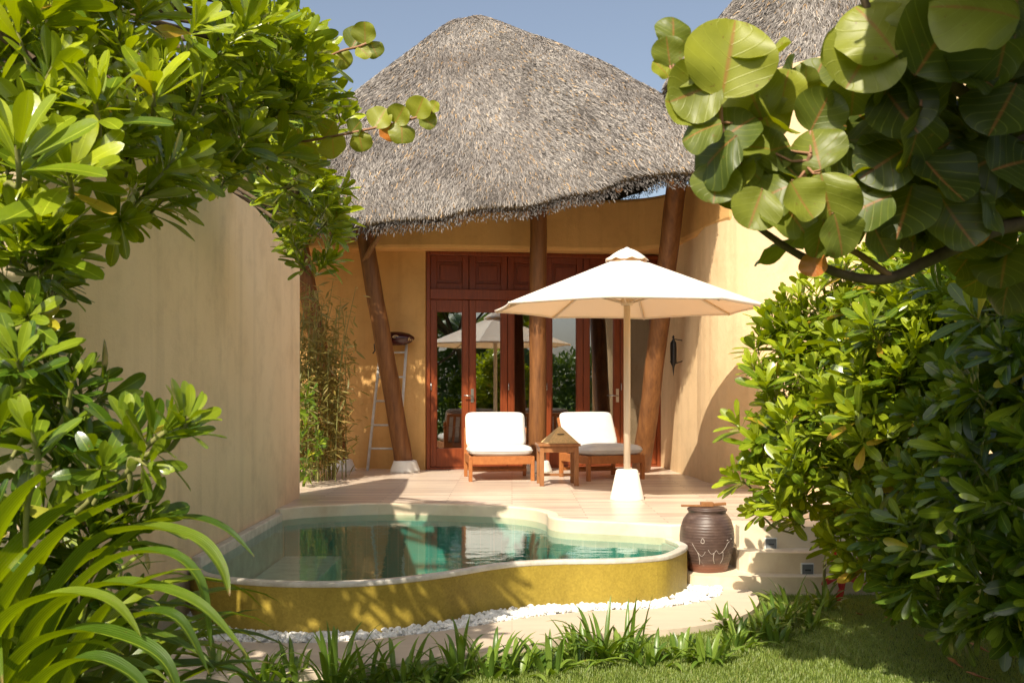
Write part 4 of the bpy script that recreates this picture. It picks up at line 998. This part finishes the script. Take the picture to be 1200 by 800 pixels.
# (px, py, size px, Y, tip direction angle on the picture in degrees, tilt towards the viewer, tone: low at the right, shade painted in)
hand = [(855,68,98,2.35,80,.2,.93),(815,108,70,2.38,200,.3,.70),(880,110,85,2.45,120,.3,.80),(918,108,62,2.5,75,.3,.95),(956,88,62,2.5,72,.35,.55),(985,60,60,2.4,140,.4,.6),
 (822,150,60,2.36,190,.4,.55),(800,125,52,2.4,170,.5,.75),(862,150,62,2.4,40,.6,.45),(897,140,66,2.5,110,.3,.80),(835,180,72,2.38,215,.5,.35),(875,172,60,2.4,-10,.6,.62),(905,175,62,2.45,20,.4,.55),
 (962,130,60,2.45,65,.3,.50),(955,172,70,2.42,100,.2,.62),(840,215,60,2.4,-100,.5,.55),(875,195,55,2.42,-30,.6,.62),(925,200,64,2.44,-50,.5,.30),(898,228,62,2.4,-160,.5,.55),(885,245,62,2.38,-110,.4,.72),
 (925,245,82,2.4,-50,.35,.60),(938,235,66,2.36,-60,.3,.75),(968,235,74,2.38,-80,.2,.72),(960,280,56,2.42,-100,.5,.50),(985,275,60,2.4,-70,.4,.60),(1000,205,60,2.5,30,.4,.25),
 (1030,32,98,2.3,120,.3,.85),(1012,70,90,2.35,-120,.4,.78),(1080,100,90,2.4,100,.4,.22),(1100,45,105,2.3,60,.4,.30),(1150,5,120,2.2,160,.5,.85),(1055,130,80,2.4,-60,.3,.15),(1075,165,95,2.4,-90,.3,.12),
 (1130,80,100,2.35,-40,.4,.15),(1180,60,110,2.3,-80,.3,.30),(1175,130,90,2.4,-120,.4,.18),(1035,190,75,2.45,-150,.4,.3),(1100,210,95,2.45,-60,.4,.10),(1150,190,90,2.5,200,.4,.12),(1060,250,85,2.5,-110,.4,.12),
 (1015,240,70,2.45,200,.5,.45),(1120,260,80,2.5,-60,.5,.22),(1170,240,80,2.5,-30,.5,.25),(1030,280,60,2.5,-60,.5,.3),(1190,190,80,2.45,20,.4,.15),(955,310,34,2.45,-85,.4,1.0),(1145,268,40,2.5,150,.2,1.0),
 (1040,95,70,2.4,80,.4,.3),(1000,110,60,2.42,-90,.4,.6),(1190,5,90,2.3,-90,.4,.4),(1080,0,100,2.3,100,.4,.75),(783,60,40,2.38,100,.8,.6),(776,80,32,2.38,130,.8,.9),(800,92,34,2.38,60,.8,.7),(790,35,46,2.39,85,1.4,.5)]
pos=[];yd=[];zd=[];scl=[];rn=[]
for px,py,s,Y,a,tl_,tone in hand:
    c = P(px,py,Y); sz = s*Y/F*random.uniform(.76,.92); dx,dz = math.cos(R(a)),math.sin(R(a))
    y = Vector((dx,random.uniform(-.35,.35),dz)).normalized(); z = Vector((random.uniform(-.7,.7),-1+tl_*.3,tl_+random.uniform(-.3,.35)))
    base = c - y*sz*.5
    pos.append(base[:]); yd.append(y[:]); zd.append(z[:]); scl.append(sz); rn.append(tone)
pos,yd,zd,scl,rn = map(np.array,(pos,yd,zd,scl,rn))
for ti in range(4):
    q_ = np.arange(len(pos))%4 == ti; L.add(RD[ti],pos[q_],yd[q_],zd[q_],scl[q_],rn[q_])
st = MB()
allb = [p for l in (b1,b2,b3,b4) for p in l]
for p in pos:
    v = Vector(p); nb = min(allb, key=lambda q2:(q2-v).length); st.tube([v, v.lerp(nb,.5)+Vector((0,0,-.01)), nb],[.0035,.003,.004],5,False) if (v-nb).length < .14 else None
def grape_cloud(L, c, rad, n, size=.16, tone=(.0,.6)):
    d = nrm(rng.normal(size=(n,3))); p = np.array(c)+d*np.array(rad)*rng.uniform(.25,1.05,(n,1))**.6
    y = nrm(d+rng.normal(0,.6,(n,3))); z = nrm(np.array([0,-.5,.9])+rng.normal(0,.45,(n,3)))
    s = size*rng.uniform(.65,1.15,n); r_ = rng.uniform(tone[0],tone[1],n)
    for ti in range(4):
        q_ = np.arange(n)%4 == ti; L.add(RD[ti],p[q_],y[q_],z[q_],s[q_],r_[q_])
    return p
grape_cloud(L, P(868,150,2.52), (.13,.08,.20), 9, .125, (.3,.85))
grape_cloud(L, P(950,190,2.56), (.13,.08,.20), 12, .125, (.2,.8))
grape_cloud(L, P(1130,150,2.75), (.26,.18,.28), 70, .14, (0,.35))  # low tones paint shade into the leaves on the right
grape_cloud(L, P(1230,90,2.7), (.25,.3,.35), 60, .15, (0,.3))
grape_cloud(L, P(1210,260,2.9), (.25,.2,.18), 40, .14, (0,.35))
grape_cloud(L, P(1060,190,2.75), (.14,.12,.18), 30, .14, (.05,.5))
grape_cloud(L, (1.25,1.85,2.55), (.45,.35,.32), 300, .17)  # unseen leaves added out of view to shade the boughs on the right
grape_cloud(L, (.98,1.75,2.45), (.28,.25,.25), 150, .17)
grape_cloud(L, (1.9,2.1,2.6), (.5,.45,.4), 260, .17)
# crown overhead (shades the lawn and the shrubs on the right)
for c_,rd,n_ in (((1.9,2.6,3.6),(.95,.9,.45),520),((2.9,2.9,3.9),(1.1,1.0,.6),560),((3.6,3.9,3.7),(.8,.9,.6),420),((2.4,1.5,3.6),(1.0,.9,.5),400),((4.4,2.8,3.4),(.8,1,.7),200),((1.0,2.1,3.75),(.55,.6,.25),150),((.55,2.5,3.95),(.7,.55,.28),170)):
    pp = grape_cloud(L, c_, rd, n_, .19, (.05,.7))
    bough([(2.8,2.3,2.3),Vector((2.8,2.3,2.3)).lerp(Vector(c_),.6)+Vector((.1,0,.1)),c_], .04,.015)
L.build('foliage','grape',sg); o=st.build('leaf_stalk','redtwig'); child_world(o,sg); o['kind']='stuff'
# ---- sea grape sprigs in front of the villa roof
def sprig(loc_pts, sizes, lab, tones):
    a = P(*loc_pts[0]); e = empty('sea_grape_sprig', a, label=lab, cat='branch')
    l = smoothline([P(*p) for p in loc_pts], 5); b = MB().tube(l, .007, 6, True); child_world(b.build('stem','redtwig'), e)
    L = Leaves(); n = len(sizes)
    for k in range(n):
        t = (k+.5)/n; p = l[min(len(l)-1,int(t*len(l)))]; sgn = 1 if k%2 else -1
        y = Vector((.55,-.2,.9*sgn)).normalized(); z = Vector((random.uniform(-.3,.3),-.8,.35)); 
        y = (y+Vector((random.uniform(-.5,.5),random.uniform(-.3,.3),0))).normalized(); L.add(RD[k%4],[p[:]],[y[:]],[z[:]],[sizes[k]*random.uniform(.6,.98)],[tones[k%len(tones)]])
    L.build('foliage','grape',e)
sprig([(330,170,5.6),(380,162,5.5),(430,152,5.4),(470,143,5.4),(506,132,5.4)], [.12,.12,.14,.14,.15,.13,.14,.15,.14,.13,.13,.12,.13,.10], 'long sprig of round sea grape leaves crossing in front of the villa roof', (.8,.7,.92,.6,.85,.45,.75,.9,1.0))
sprig([(350,85,5.8),(395,62,5.6),(420,55,5.5),(436,48,5.5)], [.10,.11,.13,.14,.13,.14,.12], 'short sprig of round sea grape leaves against the sky at the upper left', (.75,.6,.85,.5,.9))

# ---- strap leaved lilies at the lower left
def strap_leaf(path, width, nu=5):
    """leaf along a curve of points; returns V,F,UV; folded along its midrib"""
    k = len(path); V=[];UV=[]
    side0 = None
    for i,p in enumerate(path):
        t = i/(k-1); d = (path[min(i+1,k-1)]-path[max(i-1,0)]).normalized()
        s = d.cross(Vector((0,0,1))); s = s.normalized() if s.length > .12 else (side0 or Vector((1,0,0)))
        if side0 and s.dot(side0) < 0: s = -s
        if side0: s = (side0*.6+s*.4).normalized()
        side0 = s; up = s.cross(d).normalized(); wd = width*(.55+.45*min(1,t*3))*(1-max(0,(t-.45)/.55)**2.0)+.0008
        for j in range(nu):
            u = -1+2*j/(nu-1); q_ = p+s*(u*wd)+up*(abs(u)*wd*.38); V.append(q_[:]); UV.append((.5+.5*u,t))
    Fq=[(i*nu+j,i*nu+j+1,(i+1)*nu+j+1,(i+1)*nu+j) for i in range(k-1) for j in range(nu-1)]
    return V,Fq,UV
def strap_clump(root, items, mat, nseg=14, nu=5, extra=()):
    Vs=[];Fs=[];Us=[];Rn=[];o_=0
    for pts_, wd_, tone in extra:
        V,Fq,UV = strap_leaf(smoothline([P(*p) for p in pts_],6), wd_*1.15, nu); Vs+=V; Fs+=[tuple(a+o_ for a in f) for f in Fq]; Us+=UV; Rn+=[tone*.72]*len(V); o_+=len(V)
    for base, az, elev_, ln, width, droop, tone, roll in items:
        p = Vector(base); d = Vector((math.cos(az)*math.cos(elev_),math.sin(az)*math.cos(elev_),math.sin(elev_))); pts=[p.copy()]
        for i in range(nseg):
            p = p+d*(ln/nseg); pts.append(p.copy()); g = droop*(i+1)/nseg
            d = (d+Vector((roll*.02,0,-g*.16))).normalized()
        V,Fq,UV = strap_leaf(pts, width, nu); Vs+=V; Fs+=[tuple(a+o_ for a in f) for f in Fq]; Us+=UV; Rn+=[tone]*len(V); o_+=len(V)
    return fastmesh('foliage', np.array(Vs), np.array(Fs), mat, root, np.array(Us), np.array(Rn))
def lily(x,y,n,ln,lab,seed,azc,azw,extra=()):
    random.seed(seed); e = empty('strap_lily',(x,y,GZ),label=lab,cat='plant',group='strap leaved lilies at the lower left')
    it=[]
    for i in range(n):
        t=(i+.5)/n; az = azc+random.uniform(-azw,azw); el = R(86-48*t+random.uniform(-6,6))
        it.append(((x+random.uniform(-.04,.04),y+random.uniform(-.04,.04),GZ+random.uniform(0,.12)),az,el,ln*random.uniform(.78,1.12),.047*random.uniform(.75,1.15),random.uniform(1.1,2.7),random.uniform(.1,.95),random.uniform(-1,1)))
    o = strap_clump(e,it,'lily',16,5,extra)
    b = MB().tube([(x,y,GZ),(x,y,GZ+.25)],[.06,.045],12); child_world(b.build('stem','twig'),e)
lily(-1.42,2.8,56,1.30,'arching strap leaved lily whose long tips reach over the pool corner',11,R(-15),R(95),[
 ([(-10,900,2.75),(40,740,2.7),(105,645,2.65),(165,620,2.6),(225,632,2.55),(256,662,2.52),(269,698,2.5)],.034,.85),
 ([(20,880,2.8),(90,700,2.8),(160,625,2.75),(215,608,2.7),(262,620,2.65),(298,652,2.62)],.026,.30),
 ([(-20,900,2.7),(40,745,2.62),(110,690,2.55),(175,690,2.5),(235,712,2.45),(290,768,2.42)],.034,.75),
 ([(-40,900,2.6),(20,780,2.5),(80,742,2.45),(140,748,2.4),(190,775,2.36),(215,830,2.34)],.034,.5),
 ([(-90,800,2.8),(-20,700,2.7),(40,630,2.62),(90,590,2.58),(150,560,2.55)],.040,.8),
 ([(10,900,2.7),(60,740,2.65),(120,665,2.6),(185,648,2.55),(232,680,2.52),(247,762,2.5)],.028,.6),
 ([(-60,900,2.7),(-10,740,2.62),(60,640,2.6),(120,598,2.58),(175,572,2.55)],.036,.75),
 ([(30,930,2.6),(90,790,2.55),(150,728,2.5),(205,725,2.46),(245,790,2.44)],.030,.35),
 ([(-60,860,2.5),(0,740,2.45),(60,700,2.42),(125,705,2.4),(165,745,2.38)],.034,.95),
 ([(-60,760,2.6),(-10,640,2.55),(30,580,2.52),(70,545,2.5)],.036,.95),
 ([(-30,980,2.4),(30,830,2.35),(90,775,2.3),(150,790,2.28),(190,840,2.26)],.032,.4)])
lily(-1.62,3.05,50,1.35,'strap leaved lily behind the others, in front of the garden wall',12,R(-20),R(110))
lily(-1.25,2.5,44,.95,'lowest strap leaved lily nearest the lower left corner of the photo',13,R(0),R(130))
lily(-1.75,3.9,34,1.15,'strap leaved lily growing against the foot of the garden wall',14,R(-20),R(100))
lily(-1.42,3.6,28,.85,'short strap leaved lily close to the near end of the pool',15,R(-30),R(150))

# ---- low strappy plants along the path
ordn = ['first','second','third','fourth','fifth','sixth','seventh','eighth','ninth','tenth','eleventh','twelfth','thirteenth','fourteenth','fifteenth','sixteenth','seventeenth','eighteenth','nineteenth','twentieth','twenty-first','twenty-second','twenty-third','twenty-fourth','twenty-fifth','twenty-sixth']
tuf = [(255,792,.26),(300,800,.26),(345,795,.28),(392,802,.42),(430,800,.30),(470,798,.36),(508,802,.30),(540,792,.40),(575,795,.34),(610,790,.30),(645,788,.26),(680,778,.30),(706,772,.44),(735,776,.48),(765,778,.28),(800,772,.26),(830,776,.26),(862,758,.30),(885,748,.34),(905,735,.38),(925,722,.42),(945,735,.32),(965,712,.30),(850,735,.24),(910,752,.26)]
tuf = sorted(tuf)
for i,(px,py,hh) in enumerate(tuf):
    random.seed(100+i); b0 = G(px,py,GZ)
    e = empty('border_plant',b0,label='low strappy green plant, %s from the left in the row along the pale path' % ordn[i],cat='plant',group='low strappy plants along the path')
    it=[]; n=random.randint(18,28); hh*=random.uniform(.72,1.0)
    for k in range(n):
        az=random.uniform(0,6.28); rr_=random.uniform(0,.10)
        it.append(((b0.x+rr_*math.cos(az),b0.y+rr_*math.sin(az),GZ-.01),az+random.uniform(-.5,.5),R(random.uniform(28,84)),hh*random.uniform(.6,1.05),.0165*random.uniform(.7,1.2),random.uniform(1.0,3.0),random.uniform(.1,.95),0))
    strap_clump(e,it,'border',8,3)

# ---- bamboo between wall and villa
bb = empty('bamboo_clump',(-2.45,12.3,0),label='thin bamboo clump behind the far end of the garden wall',cat='bamboo')
random.seed(31); L=Leaves(); st=MB(); pos=[];yd=[]
for k in range(64):
    x=-2.42+random.uniform(-.5,.34); y=12.6+random.uniform(-.5,.5); h=random.uniform(1.3,2.5); lean=Vector((random.uniform(-.2,.35),random.uniform(-.3,.2),0))
    pts=[Vector((x,y,0))+lean*(t**2)+Vector((0,0,h*t)) for t in (0,.25,.5,.75,1)]; st.tube(pts,[.008,.007,.006,.005,.003],5,False)
    for j in range(64):
        t=random.uniform(.12,1); p=Vector((x,y,0))+lean*t*t+Vector((0,0,h*t)); q_=p+Vector((random.gauss(0,.09),random.gauss(0,.09),random.gauss(0,.05)))
        pos.append(q_[:]); yd.append((random.gauss(0,1),random.gauss(0,1),random.uniform(-1,.5)))
pos=np.array(pos);yd=np.array(yd);n=len(pos)
for ti in range(3):
    q_=np.arange(n)%3==ti; L.add(LN[ti],pos[q_],yd[q_],np.array([0,-.3,1.])+rng.normal(0,.4,(q_.sum(),3)),rng.uniform(.10,.17,q_.sum()),rng.uniform(0,1,q_.sum())**.8)
L.build('foliage','bamboo',bb); o=st.build('cane','twig'); child_world(o,bb)
gp = empty('leafy_plant',(-2.35,11.7,0),label='low broad leaved green plant at the foot of the bamboo',cat='plant')
bush(gp,[(358,520,22,11.6),(352,470,20,11.8),(365,545,16,11.6)],.13,.6,SPL,'naupaka',.3,-1,11,(-2.4,11.8,0))
# red ti plant beside the steps
ti_ = empty('ti_plant',(2.35,7.6,GZ),label='small plant with dark red leaves at the right end of the steps',cat='plant')
L=Leaves(); rosettes(L,np.array([P(990,655,7.45)[:],P(986,670,7.4)[:],P(1002,668,7.35)[:]]),np.array([[-.3,-.4,.9],[-.6,-.4,.5],[.2,-.6,.8]]),.17,9,SP,(20,80)); L.build('foliage','ti',ti_)
b=MB().tube([(2.3,7.55,GZ),P(966,660,7.45)],.012,6); child_world(b.build('stem','twig'),ti_)

# ---- trees outside the picture's edge and behind the camera: they cast the dapples and stand in the reflections
def tree(x,y,z0,h,crowns,label,n=1500,leaf=.16,name='garden_tree'):
    e = empty(name,(x,y,z0),label=label,cat='tree'); L=Leaves(); br=MB()
    br.tube(smoothline([(x,y,z0),(x+.1,y,z0+h*.3),(x,y+.1,z0+h*.6)],4),[.13-.008*i for i in range(9)],10,True,.08)
    for c_,rd in crowns:
        d=nrm(rng.normal(size=(n,3))); p=np.array(c_)+d*np.array(rd)*(rng.uniform(.1,1.05,(n,1))**.5); clump=np.sin(p[:,0]*4.1+1)*np.sin(p[:,1]*3.7)*np.sin(p[:,2]*4.6)
        p=p[clump>-.18]; m_=len(p); y_=nrm(rng.normal(size=(m_,3))+np.array([0,0,-.2])); z_=nrm(rng.normal(0,.6,(m_,3))+np.array([0,0,1.]))
        for ti in range(4):
            q_=np.arange(m_)%4==ti; L.add(SPL[ti],p[q_],y_[q_],z_[q_],leaf*rng.uniform(.7,1.2,q_.sum()),rng.uniform(0,.9,q_.sum()))
        br.tube([(x,y+.1,z0+h*.55),Vector((x,y,z0+h*.6)).lerp(Vector(c_),.6)+Vector((0,0,.1)),c_],[.06,.04,.015],7,False,.1)
    L.build('foliage','tree',e); child_world(br.build('trunk','bark'),e)
tree(-4.1,10.8,GZ,4,[((-3.2,11.2,3.9),(1.0,.7,.85)),((-2.6,11.3,3.6),(.5,.6,.6)),((-4.6,10.6,4.2),(1.0,1.0,.8)),((-2.9,11.2,3.2),(.7,.6,.6))],'leafy tree behind the garden wall',2600,.17)
def palm(x,y,h,label,seed):
    random.seed(seed); e=empty('palm_tree',(x,y,GZ),label=label,cat='palm tree')
    t_=MB().tube(smoothline([(x,y,GZ),(x+.1,y,GZ+h*.5),(x+.35,y,GZ+h)],6),[.17-.004*i for i in range(13)],12,True,.06); child_world(t_.build('trunk','bark'),e)
    c=Vector((x+.35,y,GZ+h)); pos=[];yd=[];zd=[];sc_=[]; ribs=MB()
    for k in range(20):
        az=k*2.4+random.uniform(-.2,.2); el=R(random.uniform(-5,70)); d=Vector((math.cos(az)*math.cos(el),math.sin(az)*math.cos(el),math.sin(el))); p=c.copy(); pts=[p.copy()]
        for i in range(16):
            p=p+d*.17; pts.append(p.copy()); d=(d+Vector((0,0,-.085))).normalized(); s=d.cross(Vector((0,0,1))).normalized()
            for sg_ in (1,-1):
                for hh in (0,.085):
                    pos.append((p+d*hh)[:]); yd.append((s*sg_+d*.7+Vector((0,0,-.35)))[:]); zd.append((0,0,1)); sc_.append(.62*math.sin(math.pi*(i+1.5)/19)+.1)
        ribs.tube(pts,[.018-.0009*i for i in range(17)],5,False)
    L=Leaves(); L.add(LN[1],pos,yd,zd,sc_,rng.uniform(0,.8,len(pos))); L.V[0][:]=L.V[0]
    L.build('fronds','tree',e); child_world(ribs.build('frond_rib','twig'),e)
palm(5.6,-7,3.4,'short palm tree behind the camera, mirrored in the glass doors',51)
palm(-6.5,-8,5.2,'tall palm tree behind the camera on the far left',52)
hb = empty('clipped_hedge',(0,-6,GZ),label='hedge behind the camera, seen only reflected in the doors',cat='hedge')
L=Leaves(); n=26000
p=np.stack([rng.uniform(-7,16,n),rng.uniform(-7,-5.6,n),GZ+rng.uniform(0,1,n)**.8*2.9],1); p[:,2]+= .25*np.sin(p[:,0]*1.3)
y_=nrm(rng.normal(size=(n,3))); z_=nrm(rng.normal(0,.5,(n,3))+np.array([0,.7,.7]))
L.add(SPL[0],p,y_,z_,rng.uniform(.2,.34,n),rng.uniform(0,.9,n)); L.build('foliage','tree',hb)
# far greenery that closes the view behind the villas
tree(-3.5,24,0,5,[((-3.5,24,3.0),(3,1.5,1.6))],'distant tree behind the villa on the left',1800,.3)

# ---- lawn grass
n=240000
lawnx=rng.uniform(-.9,4.2,n); lawny=rng.uniform(4.6,7.95,n)
outerline=[(p.x,p.y) for p in pout]
xs=np.array([p[0] for p in outerline]); ys=np.array([p[1] for p in outerline]); od=np.argsort(xs)
pathy=np.interp(lawnx,xs[od],ys[od]); keep=(lawny<np.where(lawnx<1.62,pathy-.02,7.82)) 
px_=600+lawnx/lawny*1200; keep&=px_<1230; keep&= (lawnx>-.9)
lx=lawnx[keep]; ly=lawny[keep]; n=len(lx)
pt=.5+.5*np.sin(lx*3.1+1.3*np.sin(ly*2.7))*np.sin(ly*3.7+lx)
base=np.stack([lx,ly,np.full(n,GZ)],1); az=rng.uniform(0,6.28,n); h=rng.uniform(.012,.028,n)*(.75+.5*pt)
d=np.stack([np.cos(az)*.7,np.sin(az)*.7,np.ones(n)],1)*h[:,None]; s=np.stack([-np.sin(az),np.cos(az),np.zeros(n)],1)*rng.uniform(.0010,.0022,n)[:,None]
Vg=np.stack([base-s,base+s,base+d*.6+s*.7+np.array([0,0,.004]),base+d*.6-s*.7+np.array([0,0,.004]),base+d],1).reshape(-1,3)
# two faces per blade as quads (tip quad folded to a point)
o_=(np.arange(n)*5)[:,None]; Fg=np.concatenate([o_+np.array([[0,1,2]]),o_+np.array([[0,2,3]]),o_+np.array([[3,2,4]])])
uvg=np.tile(np.array([[0,0],[1,0],[1,.6],[0,.6],[.2,1]]),(n,1))
r_=np.clip(rng.beta(2,2,n)*.9+.15*(pt-.5),0,.95); r_=np.where(rng.uniform(0,1,n)<.05,1,r_)
o=fastmesh('grass',Vg,Fg,'grass',None,uvg,np.repeat(r_,5),False); tag(o,kind='stuff')
# ---- fallen leaves
random.seed(77)
fl=[(1008,721,.11,'curled brown leaf lying on the shaded lawn below the shrub'),(1045,727,.09,'pale tan fallen leaf on the lawn beside the curled brown one'),(1150,762,.14,'long orange brown dead leaf on the lawn at the right edge'),(1185,772,.15,'broad dry leaf on the lawn nearest the right edge of the photo'),
    (1120,779,.12,'thin dry leaf lying between the lawn patches near the lower right'),(1148,795,.14,'dry orange leaf at the very bottom right of the lawn'),(1080,745,.05,'tiny pale leaf in the middle of the shaded lawn'),(908,612,.11,'orange dry leaf on the edge of the top step')]
for px,py,s,lab in fl:
    z=GZ+.035 if py>650 else .02
    c=G(px,py,z); e=empty('fallen_leaf',c,random.uniform(0,3),label=lab,cat='leaf',group='fallen dry leaves')
    V,Fq,UV=leaf_template(w_spat,5,7,.25,.5,.2); b=MB().add([tuple(v*s+np.array([0,-s/2,0])) for v in V],[tuple(f) for f in Fq],True); o=b.build('blade','dryleaf',e); sm=o.modifiers.new('s','SOLIDIFY'); sm.thickness=.001
